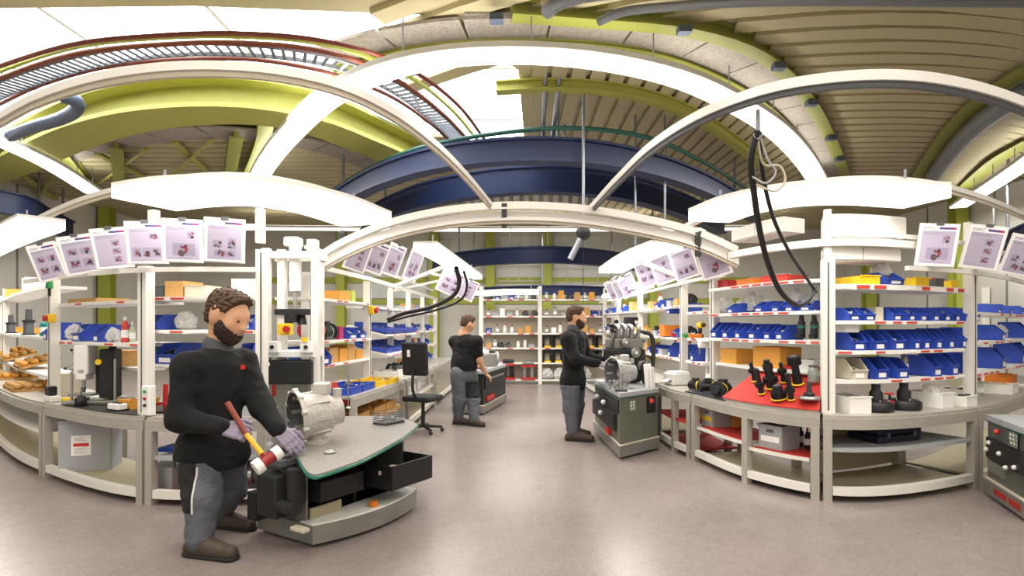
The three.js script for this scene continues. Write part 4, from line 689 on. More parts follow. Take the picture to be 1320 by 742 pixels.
// ---------------------------------------------------------------- goods on the blue bin shelves and the red mat bench
{
  const hA = RR.y(1160, 367, .2), hB = RR.y(1160, 413, .2), hC = RR.y(1160, 451, .2), hD = RR.y(1160, 488, .2);
  const g = 'blue bins on the curved shelves';
  binRow(RR, .22, hB, [[1080, 1096], [1097, 1113], [1128, 1145], [1147, 1161], [1162, 1176], [1177, 1191], [1192, 1206], [1207, 1218], [1219, 1230], [1231, 1243]], 17, 'small blue open bin, % from the thick white post, second shelf down', g);
  { const [p, t] = put(RR, 1121, .38, hB + .001); carton(p, t, .09, .12, .2, 'small beige carton among small blue bins', M.beige); }
  binRow(RR, .22, hC, [[1081, 1103], [1105, 1127], [1128, 1152], [1154, 1166], [1167, 1180], [1181, 1195], [1197, 1211], [1213, 1226], [1228, 1242]], 25, 'medium blue open bin, % from the thick white post, middle shelf', 'medium blue bins above the flanges');
  { const [p, t] = put(RR, 1092, .36, hC + .165); carton(p, t, .13, .06, .16, 'white carton lying in a medium blue bin', M.paper); }
  binRow(RR, .22, hD, [[1107, 1130], [1132, 1156], [1176, 1198], [1199, 1218], [1220, 1241]], 26, 'large blue open bin, % from the beige bin, just above the flanges', 'large blue bins above the flanges');
  binRow(RR, .22, hD, [[1080, 1105, { mat: M.beige, label: 'beige open bin at the end of the large blue bins', group: null }]], 26, '', null);
  { const [p, t] = put(RR, 1166, .32, hD); const b = bottle(p, t, .035, .26, 'reddish spray gun can standing between the large blue bins', M.steelDark, M.redTag); void b; }
  for (const [a, b, m, y, lab] of [[1087, 1118, M.yellow, 11, 'yellow flat tray on the top shelf by the post'], [1150, 1180, M.yellow, 11, 'yellow flat tray between blue top-shelf bin and grey tray'], [1197, 1216, M.yellow, 9, 'small yellow flat tray at the end of the top shelf'], [1180, 1196, M.greyDark, 10, 'small dark tray between the yellow flat trays']]) { const px = (a + b) / 2, [p, t] = put(RR, px, .4, hA); tray(p, t, wpx(RR, px, .22, b - a), y * -p[2] / F, .34, lab, m, 'tray', 'blocks', M.red); }
  binRow(RR, .22, hA, [[1118, 1149]], 16, 'wide blue bin on the top shelf holding a clear bag', null);
  { const [p, t] = put(RR, 1134, .42, hA + .06); plasticBag(p, t, .2, 'clear plastic bag of parts in the wide top-shelf bin', null, 1); }
  // worktop: trays, flanges
  const T = TOP + .001;
  const tr = (a, b, d, hh, lab, m, fill, fm) => { const px = (a + b) / 2, [p, t] = put(RR, px, d, T); return tray(p, t, wpx(RR, px, d, b - a), hh, .32, lab, m, 'tray', fill, fm); };
  tr(1078, 1108, .3, .15, 'white tray of metal parts beside the round flanges', M.white, 'blocks', M.steel);
  tr(1184, 1212, .3, .14, 'white tray lined with clear film beside black trays', M.tubWhite, 'blocks', M.tubWhite);
  { const [p, t] = put(RR, 1198, .3, T + .06); plasticBag(p, t, .18, 'crumpled clear film in the white tray', null, 2); }
  for (const [px, d, lab] of [[1236, .2, 'white-rimmed tray of black parts at the bench edge'], [1232, .46, 'white-rimmed tray of black parts against the shelf']]) { const [p, t] = put(RR, px, d, T); tray(p, t, .22, .1, .22, lab, M.white, 'tray', 'blocks', M.black); }
  for (const [px, lab] of [[1129, 'round black flange beside the white metal parts tray'], [1166, 'round black flange beside the film-lined white tray']]) { const [p, t] = put(RR, px, .26, T); flange(p, t, 1.05, lab, null); }
  { const [p, t] = put(RR, 1148, .2, T); const o = thing('valve_block', 'small red valve block between two round flanges', 'valve', p, t); part(o, 'block', rbox(.06, .1, .06, .008, 0, .05, 0), M.red); part(o, 'handle', cyl(.01, .01, .08, 0, .13, 0), M.black); part(o, 'wheel', new THREE.TorusGeometry(.035, .008, 8, 18).rotateX(1.57).translate(0, .165, 0), M.red); }
  { const [p, t] = put(RR, 1140, .35, .472); const o = thing('tool_case', 'navy blue flat tool case on the shelf under the flanges', 'case', p, t); part(o, 'lower_shell', rbox(.56, .07, .34, .02, 0, .036, 0), std(0x161c33, .5)); part(o, 'lid', rbox(.56, .06, .34, .02, 0, .105, 0), std(0x161c33, .5)); part(o, 'handle', tube([V3(-.08, .07, .17), V3(-.07, .07, .215), V3(.07, .07, .215), V3(.08, .07, .17)], .01, 16), M.black); part(o, 'latch', box(.03, .04, .01, .17, .075, .175), M.steel); part(o, 'latch', box(.03, .04, .01, -.17, .075, .175), M.steel); }
  // next bay towards the end
  const h1 = RR.y(1285, 403, .2), h2 = RR.y(1285, 439, .2), h3 = RR.y(1285, 477, .2);
  binRow(RR, .22, h1, [[1259, 1274], [1275, 1290], [1291, 1306], [1307, 1322], [1323, 1338]], 12, 'low blue bin, % from the slotted post, upper shelf behind the steel trolley', 'low blue bins behind the cabinet');
  binRow(RR, .22, h2, [[1262, 1282], [1296, 1318], [1320, 1340]], 20, 'blue bin, % from the slotted post, middle shelf behind the steel trolley', 'middle blue bins behind the cabinet');
  { const [p, t] = put(RR, 1289, .4, h2); plasticBag(p, t, .2, 'clear bag of parts between blue bins over the cabinet', null, 2); }
  binRow(RR, .22, h3, [[1258, 1287], [1288, 1312], [1314, 1338]], 26, 'deep blue bin, % from the slotted post, low shelf behind the steel trolley', 'deep blue bins behind the cabinet');
  { const px = 1284, [p, t] = put(RR, px, .3, T); tray(p, t, .34, .11, .34, 'white tray of yellow fittings beside the dark cabinet', M.white, 'tray', 'bolts', M.ochre); }
  { const px = 1312, [p, t] = put(RR, px, .5, T); tray(p, t, .3, .12, .3, 'orange tray of tan parts at the bench end', M.orange, 'tray', 'blocks', M.tan); }
  { const [p, t] = put(RR, 1262, .35, T); bottle(p, t, .04, .2, 'clear bottle beside the white tray of yellow fittings', M.clear, M.redTag); }
}
{ // red mat bench
  const hA = RR.y(990, 402, .45), hB = RR.y(990, 437, .45), hC = RR.y(990, 473, .5), h0 = RR.y(990, 365, .45);
  binRow(RR, .34, hA, [[950, 966], [985, 1004], [1006, 1020], [1021, 1036], [1040, 1057]], 13, 'low blue bin, % from the aisle, on the clear bag shelf', 'low blue bins over the red mat');
  [[935, .24], [958, .2], [973, .26], [990, .18], [1028, .26], [1048, .2]].forEach(([px, s], i) => { const [p, t] = put(RR, px, .6, hA); plasticBag(p, t, s, nth('bagsred') + ' crumpled clear bag from the aisle, above the red mat bench', 'clear bags above the red mat', i); });
  binRow(RR, .34, hB, [[927, 941], [943, 958], [960, 975], [977, 995], [997, 1010], [1011, 1024]], 19, 'medium blue bin, % from the aisle, on the shelf over the orange cartons', 'blue bins over the orange boxes');
  [[1033], [1050]].forEach(([px], i) => { const [p, t] = put(RR, px, .38, hB); const o = thing('hanging_tool', i ? 'black power tool with hook beside the thick white post' : 'black power tool with hook beside the medium blue bins', 'tool', p, t); part(o, 'tool_body', [cyl(.035, .035, .16, 0, .1, 0, 16), cyl(.025, .02, .06, 0, .21, 0, 14), box(.05, .04, .08, 0, .04, .03)], M.black); part(o, 'band', cyl(.037, .037, .03, 0, .13, 0, 16), M.teal); part(o, 'hook', new THREE.TorusGeometry(.025, .005, 6, 16, 4.4).translate(0, .265, 0), M.steel); });
  for (const [a, b, hh, lab] of [[932, 971, 18, 'shorter orange carton on the shelf behind the red mat'], [974, 1029, 26, 'long orange carton on the shelf behind the red mat']]) { const px = (a + b) / 2, [p, t] = put(RR, px, .56, hC); carton(p, t, wpx(RR, px, .5, b - a), hh * -p[2] / F, .26, lab, M.ochre); }
  { const [p, t] = put(RR, 1043, .56, hC); tray(p, t, .2, .1, .24, 'white tray of black and white parts beside the orange cartons', M.tubWhite, 'tray', 'blocks', M.greyDark); }
  { const [p, t] = put(RR, 940, .6, h0); tray(p, t, .3, .1, .26, 'red parts tray on the topmost shelf over the clear bags', M.red, 'tray', 'blocks', M.white); }
  for (const [px, m, lab] of [[975, M.orange, 'orange tray on the topmost shelf over the clear bags'], [1010, M.redTag, 'long red tray on the topmost shelf over the clear bags']]) { const [p, t] = put(RR, px, .56, h0); tray(p, t, .34, .07, .26, lab, m, 'tray', 'blocks', M.grey); }
  // sloping red mat on a wedge, black shafts on it
  const sa = RR.s(938, .1), sb = RR.s(1054, .1), m = RR.at((sa + sb) / 2, .25), wt = thing('sloping_mat', 'sloping red rubber mat carrying black shafts', 'mat', [m.x, TOP, m.z]);
  wpart(wt, 'wedge', RR.band(sa, sb, .05, .45, TOP + .001, TOP + .03, TOP + .001, TOP + .3), M.alu); wpart(wt, 'mat', RR.band(sa - .01, sb + .01, .04, .455, TOP + .031, TOP + .04, TOP + .303, TOP + .312), M.redMat);
  wpart(wt, 'back_board', RR.band(sa, sb, .456, .47, TOP + .25, TOP + .4), M.redMat);
  const yAt = d => TOP + .04 + (d - .04) / .415 * .272;
  const P = [[.03, .03, 0, .05], [.022, .022, .05, .1], [.034, .034, .1, .14], [.02, .018, .14, .2]], Q = [[.05, .05, 0, .06], [.06, .06, .06, .12], [.04, .04, .12, .2], [.048, .048, .2, .25], [.03, .03, .25, .29]], S3 = [[.028, .028, 0, .08], [.036, .036, .08, .12], [.024, .024, .12, .26]], Q2 = [[.045, .045, 0, .1], [.035, .035, .1, .2], [.052, .052, .2, .28]];
  [[973, .3, P, 'slim black shaft at the edge of the group on the red mat'], [981, .15, S3, 'tall slim black shaft in front of the slimmest one'], [996, .24, Q, 'stout black geared shaft on the red mat'], [1005, .12, [[.06, .06, 0, .07], [.05, .045, .07, .13]], 'short thick black gear standing before the stout shaft'], [1010, .33, P, 'small black shaft behind the short thick gear'], [1020, .12, S3, 'tall slim black shaft beside the short thick gear'], [1029, .32, Q2, 'tall stout black shaft at the rear of the red mat']].forEach(([px, d, pr, lab]) => { const [p, t] = put(RR, px, d, yAt(d + .01)); const o = shaft(p, t, pr, lab, 'black shafts on the red mat'); o.rotation.order = 'YXZ'; o.rotation.x = .3; });
  { const [p, t] = put(RR, 1042, .12, yAt(.16)); const o = thing('disc_gear', 'black shaft on a pale wide disc, on the red mat', 'gear', p, t); part(o, 'disc', lathe([[0, 0], [.085, 0], [.09, .012], [.085, .03], [.05, .035], [0, .035]], 28), M.steel); part(o, 'shaft_body', lathe([[0, .03], [.05, .03], [.045, .06], [.022, .07], [.02, .16], [0, .16]], 20), M.black); }
  { const [p, t] = put(RR, 1049, .36, yAt(.36)); const o = thing('glass_jar', 'small clear glass jar at the corner of the red mat', 'jar', p, t); part(o, 'jar_body', lathe([[0, 0], [.05, 0], [.052, .02], [.052, .12], [.04, .14], [.04, .15], [.037, .15], [.037, .138], [.048, .118], [.048, .01], [0, .01]], 22), M.clear); part(o, 'lid', cyl(.042, .042, .02, 0, .16, 0, 20), M.greyDark); }
  // motors on the dark mat
  const sc = RR.s(884, .05), sd = RR.s(936, .05), mm = RR.at((sc + sd) / 2, .25), dm = thing('bench_mat', 'dark blue bench mat under the black gear motors', 'mat', [mm.x, TOP, mm.z]); wpart(dm, 'mat', RR.band(sc, sd, .04, .5, TOP + .001, TOP + .012), std(0x23283a, .7)); wpart(dm, 'edge_trim', RR.band(sc, sd, .032, .04, TOP + .001, TOP + .014), M.black);
  [[897, .2, .8, .5, 'black gear motor with yellow band at the mat edge'], [914, .2, .9, 1.2, 'black gear motor with yellow band in the middle of the mat'], [931, .2, 1.0, -.9, 'black gear motor with yellow band next to the red mat'], [918, .42, .7, 2.2, 'black gear motor lying behind the others on the dark mat']].forEach(([px, d, s, r, lab]) => { const [p, t] = put(RR, px, d, TOP + .013); motor(p, t + r, s, lab, M.black, M.yellow, 'black gear motors on the dark mat'); });
  { // white dispenser stand
    const [p, t] = put(RR, 912, .5, TOP + .001); const o = thing('dispenser_stand', 'white upright dispenser stand behind the black gear motors', 'stand', p, t);
    part(o, 'base', rbox(.16, .03, .16, .01, 0, .015, 0), M.tubWhite); part(o, 'column', cyl(.022, .018, .5, 0, .28, 0, 14), M.tubWhite); part(o, 'head', rbox(.1, .1, .14, .02, 0, .56, .04), M.tubWhite); part(o, 'nozzle', cyl(.008, .012, .08, 0, .47, .1, 10), M.steel); part(o, 'tank', lathe([[0, 0], [.06, 0], [.065, .1], [.05, .16], [0, .16]], 18).translate(.1, .03, 0), M.tubWhite);
  }
  // under the bench: crates on the two lower shelves
  const crate = (px, d, h, w, hh, dd, lab, stripe) => { const [p, t] = put(RR, px, d, h + .001); const o = thing('euro_crate', lab, 'crate', p, t); part(o, 'crate_body', [box(w, .012, dd, 0, .006, 0), box(w, hh, .012, 0, hh / 2, dd / 2), box(w, hh, .012, 0, hh / 2, -dd / 2), box(.012, hh, dd, w / 2, hh / 2, 0), box(.012, hh, dd, -w / 2, hh / 2, 0), box(w + .03, .025, .03, 0, hh, dd / 2), box(w + .03, .025, .03, 0, hh, -dd / 2), box(.03, .025, dd, w / 2, hh, 0), box(.03, .025, dd, -w / 2, hh, 0)], M.grey); part(o, 'handle_slot', box(w * .3, .03, .006, 0, hh * .8, dd / 2 + .006), M.greyDark); if (stripe) part(o, 'label_card', box(w * .8, hh * .25, .004, 0, hh * .45, dd / 2 + .008), stripe); part(o, 'parts_heap', heapGeo(r2(w * .85), r2(hh * .9), r2(dd * .85), 1, 'blocks').clone().translate(0, .02, 0), M.greyDark); return o; };
  crate(927, .3, .4, .24, .2, .3, 'grey crate with yellow label on the shelf under the motors', M.yellow);
  { const [p, t] = put(RR, 913, .42, .401); carton(p, t, .14, .2, .24, 'orange brown carton behind the yellow-labelled crate', M.ochre); } { const [p, t] = put(RR, 951, .5, .401); carton(p, t, .2, .17, .24, 'orange brown carton beside the yellow-labelled crate', M.ochre); }
  crate(1003, .25, .36, .25, .22, .26, 'grey crate without label on the shelf under the red mat', M.paper);
  for (const [a, b, h, lab] of [[RR.s(898), RR.s(955), .4, 'red liner sheet on the shelf under the gear motors'], [RR.s(966), RR.s(1048), .36, 'red liner sheet on the shelf under the red mat bench']]) solo('shelf_liner', RR.band(a, b, .05, .6, h + .001, h + .006), M.redMat, lab, 'liner');
  [[1016, .5, M.black, M.black], [1024, .45, std(0x22305e, .5), M.black], [1032, .5, std(0x22305e, .5), M.black], [1040, .42, M.black, M.redTag], [1046, .5, M.black, M.redTag]].forEach(([px, d, m, c], i) => { const [p, t] = put(RR, px, d, .367); bottle(p, t, .026, .2, ['black bottle behind the unlabelled grey crate', 'navy bottle next to the unlabelled grey crate', 'navy bottle in the middle under the red mat', 'black bottle with red cap, further forward under the red mat', 'black bottle with red cap by the bench leg'][i], m, c, 'bottles under the red mat bench'); });
}
{ // narrow bench and the aisle bays behind
  const h1 = RR.y(890, 435, .45), h2 = RR.y(890, 465, .4), h0 = RR.y(890, 402, .45);
  { const [p, t] = put(RR, 866, .55, h1); tray(p, t, .3, .17, .3, 'orange crate on the shelf above small coloured trays', M.orange, 'crate', 'blocks', M.tan); }
  { const [p, t] = put(RR, 903, .55, h1); const o = thing('power_drill', 'yellow and black power drill on the aisle shelf', 'drill', p, t); part(o, 'motor_housing', [cyl(.045, .04, .16, .02, .17, 0, 16, 'x')], M.yellow); part(o, 'chuck', cyl(.03, .015, .07, .13, .17, 0, 12, 'x'), M.black); part(o, 'grip', box(.05, .13, .04, -.03, .09, 0, 0, 0, -.2), M.black); part(o, 'battery', rbox(.11, .05, .07, .01, -.04, .025, 0), M.black); }
  [[872, M.red], [880, M.binPale], [888, M.green2], [896, M.orange]].forEach(([m, c], i) => { const [p, t] = put(RR, m, .46, h1); tray(p, t, .1, .05, .14, ['small red tray', 'small pale blue tray', 'small green tray', 'small orange tray'][i] + ' on the shelf edge near the yellow drill', c, 'tray', 'bolts', M.steel); });
  binRow(RR, .42, h2, [[868, 880], [882, 895], [897, 912]], 18, 'blue bin, % from the aisle end, on the shelf below the yellow drill', 'blue bins below the yellow drill', .26);
  [[866, 880], [884, 898]].forEach(([a, b], i) => { binRow(RR, .45, h0, [[a, b]], 12, 'small blue bin, % from the aisle end, on the shelf above the orange crate', 'small blue bins above the orange crate', .26); void i; });
  { const [p, t] = put(RR, 872, .25, TOP + .001); const o = thing('label_printer', 'white box-shaped printer with dark slot on the narrow bench', 'printer', p, t + .3); part(o, 'housing', rbox(.26, .16, .26, .02, 0, .08, 0), M.tubWhite); part(o, 'lid', rbox(.24, .02, .2, .008, 0, .17, -.02), M.white); part(o, 'paper_slot', box(.16, .015, .01, 0, .06, .13), M.black); part(o, 'paper', box(.13, .004, .08, 0, .06, .17, 0, .3), M.paper); }
  const goods = (run, z0, z1, hs, d, lab, seed, zf) => { const r = rng(seed); let c = 0; for (const h of hs) for (let z = z0 + .15; z < z1 - .1; z += rr(.28, .42, r)) { const s = zf(z), p = run.at(s, d + .1, h + .001), t = run.turn(s), k = r(), lv = h > 1.7 ? 'top shelf' : h > 1.25 ? 'middle shelf' : h > 1 ? 'low shelf' : 'worktop'; c++; const N = q => `${nth(q + lab + lv)} ${q} counting towards the rack, ${lv}, ${lab}`; if (k < .45) bin([p.x, p.y, p.z], t, .22, .14, .3, N('blue bin'), `blue bins on the ${lab}`); else if (k < .6) carton([p.x, p.y, p.z], t, .22, rr(.1, .2, r), .24, N('brown carton'), M.card, `cartons on the ${lab}`); else if (k < .75) tray([p.x, p.y, p.z], t, .24, .09, .28, N('grey tray'), M.grey, 'tray', 'blocks', M.greyDark, `grey trays on the ${lab}`); else if (k < .87) bottle([p.x, p.y, p.z], t, .045, rr(.2, .26, r), N('white bottle'), M.tubWhite, M.redTag, `bottles on the ${lab}`); else motor([p.x, p.y, p.z], t, .9, N('dark motor'), M.greyDark, M.steel, `motors on the ${lab}`); } };
  goods(RR, 11.4, 14.6, [1.85, 1.45, 1.12, TOP], .55, 'far bench facing the short-sleeved man', 41, zR);
  goods(RR, 8.3, 11, [1.85, 1.38, 1.08], .52, 'bench behind the engine', 43, zR);
  goods(AR, 11.6, 14.5, [1.85, 1.45, 1.12, TOP], .6, 'far bench behind the short-sleeved man', 47, zA);
}
// overhead cupboards over the blue bins
{
  const mk = (a, b, y0, y1, d, lab) => { const s0 = RR.s(a, d), s1 = RR.s(b, d), h0 = RR.y((a + b) / 2, y1, d), h1 = RR.y((a + b) / 2, y0, d), p = RR.at((s0 + s1) / 2, d); const t = thing('overhead_cupboard', lab, 'cupboard', [p.x, h0, p.z]); wpart(t, 'cupboard_body', RR.band(s0, s1, d, d + .32, h0, h1), M.white); const n = Math.max(1, Math.round((s1 - s0) / .45)); for (let i = 0; i < n; i++) { const q = wpart(t, 'cupboard_door', RR.band(s0 + (s1 - s0) * i / n + .01, s0 + (s1 - s0) * (i + 1) / n - .01, d - .02, d - .001, h0 + .01, h1 - .01), M.aluBright); void q; } return t; };
  mk(1062, 1166, 276, 306, .25, 'white overhead cupboard under the lamp over the blue bins');
  mk(1062, 1160, 318, 336, .25, 'low white overhead cupboard under the long cross beam');
  mk(945, 1010, 286, 304, .4, 'white overhead cupboard above the clear bags');
  const s0 = RR.s(945, .22), s1 = RR.s(1182, .22), h = RR.y(1060, 318, .22), p = RR.at((s0 + s1) / 2, .22); const t = thing('cross_beam', 'white aluminium cross beam below the overhead cupboards', 'beam', [p.x, h, p.z]); wpart(t, 'profile', RR.band(s0, s1, .16, .24, h, h + .065), M.aluBright); wpart(t, 'end_cap', RR.band(s1, s1 + .01, .16, .24, h, h + .065, undefined, undefined, 1), M.greyDark); wpart(t, 'end_cap', RR.band(s0 - .01, s0, .16, .24, h, h + .065, undefined, undefined, 1), M.greyDark);
  for (const px of [1067, 1250, 921]) { const d = px === 921 ? .45 : .2, s = RR.s(px, d), y0 = RR.y(px, px === 921 ? 345 : 343, d) + .005, q = RR.at(s, d); solo('hood_strut', [RR.post(s, d + .02, .06, y0, 2.615)], M.aluBright, px === 1067 ? 'white strut carrying the hood lamp over the thick white post' : px === 1250 ? 'white strut carrying the lamp profile near the hanging sheets' : 'white strut carrying the hood lamp above the narrow bench', 'strut'); void q; }
}
// ---------------------------------------------------------------- goods and machines on the drill press side
function slab(pts, y0, y1, bevel = 0) {                     // level slab with a plan outline of [x, z] points
  const sh = new THREE.Shape(pts.map(p => new THREE.Vector2(p[0], -p[1]))); const g = new THREE.ExtrudeGeometry(sh, { depth: y1 - y0 - 2 * bevel, bevelEnabled: bevel > 0, bevelThickness: bevel, bevelSize: bevel, bevelSegments: 2, curveSegments: 8 }); g.rotateX(-Math.PI / 2); return g.translate(0, y0 + bevel, 0);
}
function smooth(pts, n = 4) { const c = new THREE.CatmullRomCurve3(pts.map(p => V3(p[0], 0, p[1])), true, 'catmullrom', .25), o = []; for (let i = 0; i < pts.length * n; i++) { const p = c.getPoint(i / (pts.length * n)); o.push([p.x, p.z]); } return o; }
function foamTray(pos, turn, w, d, label, seed, group) {
  const t = thing('foam_tray', label, 'tray', pos, turn, group), r = rng(seed), cups = [];
  part(t, 'tray_base', [box(w, .03, d, 0, .015, 0), box(w, .05, .015, 0, .025, d / 2), box(w, .05, .015, 0, .025, -d / 2)], M.tan);
  const nx = Math.round(w / .11), nz = Math.round(d / .11); for (let i = 0; i < nx; i++) for (let j = 0; j < nz; j++) { const g = once('foamcup', () => lathe([[0, 0], [.042, 0], [.045, .03], [.036, .055], [.022, .06], [.018, .04], [0, .04]], 12)); const m = part(t, 'foam_cup', g, r() < .25 ? M.ochre : M.tan); m.position.set(-w / 2 + w * (i + .5) / nx, .03, -d / 2 + d * (j + .5) / nz); }
  return t;
}
{
  const q = (px, d, h) => put(LR, px, d, h);
  // tan tray bench
  const h1 = LR.y(30, 476, .25), h2 = LR.y(30, 432, .25), h3 = LR.y(30, 374, .25);
  [[4, h1], [25, h1], [48, h1]].forEach(([px, h], i) => { const [p, t] = q(px, .42, h + .06); const o = foamTray(p, t, .7, .42, ['tan cup-lined tray on the tan shelf, third from the stop box', 'tan cup-lined tray on the tan shelf, second from the stop box', 'tan cup-lined tray on the tan shelf, next to the stop box'][i], 5 + i); o.rotation.order = 'YXZ'; o.rotation.x = .26; });
  [[-6, .3], [18, .3], [44, .3]].forEach(([px, d], i) => { const [p, t] = q(px, d, TOP + .001); foamTray(p, t, .74, .5, ['tan cup-lined tray at the outer end of the worktop', 'tan cup-lined tray in the middle of the worktop', 'tan cup-lined tray on the worktop beside the drill press bench'][i], 9 + i); });
  [[5, h2], [28, h2], [50, h2]].forEach(([px, h], i) => { const [p, t] = q(px, .5, h + .001); tray(p, t, .3, .1, .2, ['third ochre parts tray from the teal bottle, over the tan cups', 'second ochre parts tray from the teal bottle, over the tan cups', 'ochre parts tray next to the teal bottle, over the tan cups'][i], M.ochre, 'tray', 'blocks', M.tan); });
  [[14, .45, .3], [37, .45, .34]].forEach(([px, d, hh], i) => { const [p, t] = q(px, .33, h2 + .016); const o = thing('spindle_tool', i ? 'taller dark spindle tool behind the tan cups' : 'dark stepped spindle tool beside the shelf post', 'tool', p, t); part(o, 'barrel', [cyl(.06, .055, hh * .5, 0, hh * .25, 0, 18), cyl(.04, .035, hh * .5, 0, hh * .72, 0, 16)], M.greyDark); part(o, 'collar', cyl(.07, .07, .03, 0, hh * .5, 0, 18), M.black); part(o, 'base', box(.16, .02, .14, 0, -.005, 0), M.black); void d; });
  { const [p, t] = q(59, .32, h2 + .001); bottle(p, t, .06, .22, 'teal bottle at the end of the ochre tray shelf', M.tealBottle, M.white); }
  { const [p] = q(66, .12, LR.y(66, 410, .12)); const o = thing('emergency_stop', 'yellow emergency stop box on the shelf post by the teal bottle', 'switch', p, LR.turn(LR.s(66, .12))); part(o, 'box_body', rbox(.09, .09, .07, .01, 0, 0, 0), M.yellow); part(o, 'button', cyl(.028, .032, .04, 0, 0, .05, 16, 'z'), M.red); }
  { const [p] = q(64, .12, LR.y(64, 370, .12)); const o = thing('signal_lamp', 'green signal lamp on top of the shelf post', 'signal', p, 0); part(o, 'lens', cyl(.035, .03, .08, 0, .03, 0, 14), M.green2); part(o, 'stem', cyl(.015, .015, .09, 0, -.05, 0, 10), M.black); }
  // drill press bench: shelf bins
  const hs = LR.y(130, 441, .2);
  binRow(LR, .22, hs, [[72, 90, { label: 'blue open bin by the post with the yellow stop box' }], [106, 137, { label: 'wide blue open bin over the drill press head' }], [139, 156, { label: 'blue open bin behind the white figure-shaped bag' }]], 22, '', null, .32);
  [[97, .2, 'clear bag between two blue bins over the drill press'], [147, .16, 'small white crumpled bag at the shelf edge over the drill press']].forEach(([px, s, lab], i) => { const [p, t] = q(px, .26, hs); plasticBag(p, t, s, lab, null, i + 1); });
  { const [p, t] = q(162, .3, hs); bottle(p, t, .034, .25, 'red and white bottle at the end of the drill press shelf', M.redTag, M.white); }
  { const [p, t] = q(171, .34, hs); bottle(p, t, .034, .2, 'pale green bottle beside the red and white bottle', std(0xb8c8a8, .5), M.white); }
  { const [p, t] = q(127, .38, LR.y(130, 388, .2)); solo('shelf_board', box(.7, .04, .3).rotateY(t).translate(p[0], p[1] + .021, p[2]), M.tan, 'brown board lying on the empty top shelf over the drill press', 'board'); }
  { const [p, t] = q(88, .42, TOP + .16); void p; const [p2] = q(90, .42, TOP + .001); carton(p2, t, .26, .24, .24, 'beige carton with a red edge beside the drill press', M.beige); }
  { const [p, t] = q(164, .64, 1.121); carton(p, t, .3, .16, .22, 'brown carton on the small shelf behind the drill press', M.card); }
  { const s0 = LR.s(80, .05), s1 = LR.s(178, .05), c = LR.at((s0 + s1) / 2, .3); const o = thing('bench_mat', 'dark brown rubber mat under the drill press', 'mat', [c.x, TOP, c.z]); wpart(o, 'mat', LR.band(s0, s1, .04, .68, TOP + .0005, TOP + .006), std(0x2e2a26, .8)); wpart(o, 'edge_trim', LR.band(s0, s1, .034, .04, TOP + .0005, TOP + .008), M.black); }
  { // drill press
    const [p, t] = q(128, .32, TOP + .007), o = thing('drill_press', 'white and black bench drill press on the aluminium bench', 'drill', p, faceEye(p, t, .6));
    part(o, 'base_plate', rbox(.5, .035, .36, .01, 0, .018, 0), M.steelDark); part(o, 'column', cyl(.035, .035, .62, .08, .34, -.1, 18), M.black); part(o, 'gear_head', [rbox(.14, .3, .2, .02, -.11, .44, .02), rbox(.1, .12, .14, .015, -.11, .3, .05)], M.tubWhite);
    part(o, 'belt_cover', rbox(.14, .5, .18, .02, .11, .3, .0), M.black); part(o, 'motor_barrel', cyl(.07, .07, .3, .02, .25, -.05, 20), M.black);
    const ch = part(o, 'spindle', cyl(.012, .02, .16, -.11, .2, .06, 12), M.steel); part(ch, 'chuck', cyl(.012, .024, .05, -.11, .14, .06, 12), M.greyDark);
    for (let i = 0; i < 3; i++) { const a = i * 2.1; const l = part(o, 'feed_lever', rod(V3(-.19, .42, .03), V3(-.24, .42 + .12 * Math.cos(a), .03 + .12 * Math.sin(a)), .006), M.steel); part(l, 'knob', new THREE.SphereGeometry(.014, 10, 8).translate(-.24, .42 + .12 * Math.cos(a), .03 + .12 * Math.sin(a)), M.black); }
    part(o, 'work_table', [cyl(.05, .05, .02, -.11, .05, .06, 18), box(.22, .02, .18, -.11, .09, .04), cyl(.02, .02, .05, -.11, .065, .06)], M.steelDark); part(o, 'guide_post', cyl(.012, .012, .42, .2, .24, .1, 10), M.steel); part(o, 'guide_post', cyl(.012, .012, .3, -.2, .18, .1, 10), M.steel); part(o, 'yellow_cam', cyl(.03, .03, .03, .05, .42, .1, 14, 'z'), M.yellow);
  }
  { const [p, t] = q(152, .15, TOP + .001); const o = thing('control_switch', 'white pneumatic switch with levers on the bench edge', 'switch', p, t); part(o, 'switch_body', rbox(.18, .07, .09, .012, 0, .035, 0), M.tubWhite); part(o, 'dial', cyl(.02, .02, .015, .04, .072, 0, 14), M.black); part(o, 'dial', cyl(.02, .02, .015, -.04, .072, 0, 14), M.black); part(o, 'edge_pad', box(.2, .02, .1, 0, .0101, 0), M.black); }
  { const [p, t] = q(68, .1, TOP + .001); const o = thing('control_switch', 'white foot valve with black cap by the yellow plate', 'switch', p, t); part(o, 'switch_body', rbox(.2, .06, .1, .012, 0, .03, 0), M.tubWhite); part(o, 'cap', rbox(.12, .1, .08, .015, -.05, .11, 0), M.black); }
  { const [p, t] = q(86, .2, TOP + .001); solo('stop_plate', rbox(.22, .03, .1, .006, 0, .015, 0).rotateY(t + .25).translate(...p), M.yellow, 'yellow stop plate lying before the drill press', 'plate'); }
  { const [p, t] = q(179, .36, TOP + .001); tray(p, t, .2, .09, .26, 'ochre tray of loose springs beside the control box', M.ochre, 'tray', 'rings', M.steel); }
  { const [p, t] = q(191, .05, TOP + .03); const o = thing('control_box', 'white push-button control box on the bench corner', 'control box', p, t); part(o, 'housing', rbox(.09, .26, .07, .01, 0, .11, .0), M.tubWhite); [[.19, M.green2], [.13, M.red], [.07, M.black]].forEach(([y, m]) => part(o, 'push_button', cyl(.013, .013, .02, 0, y, .04, 12, 'z'), m)); }
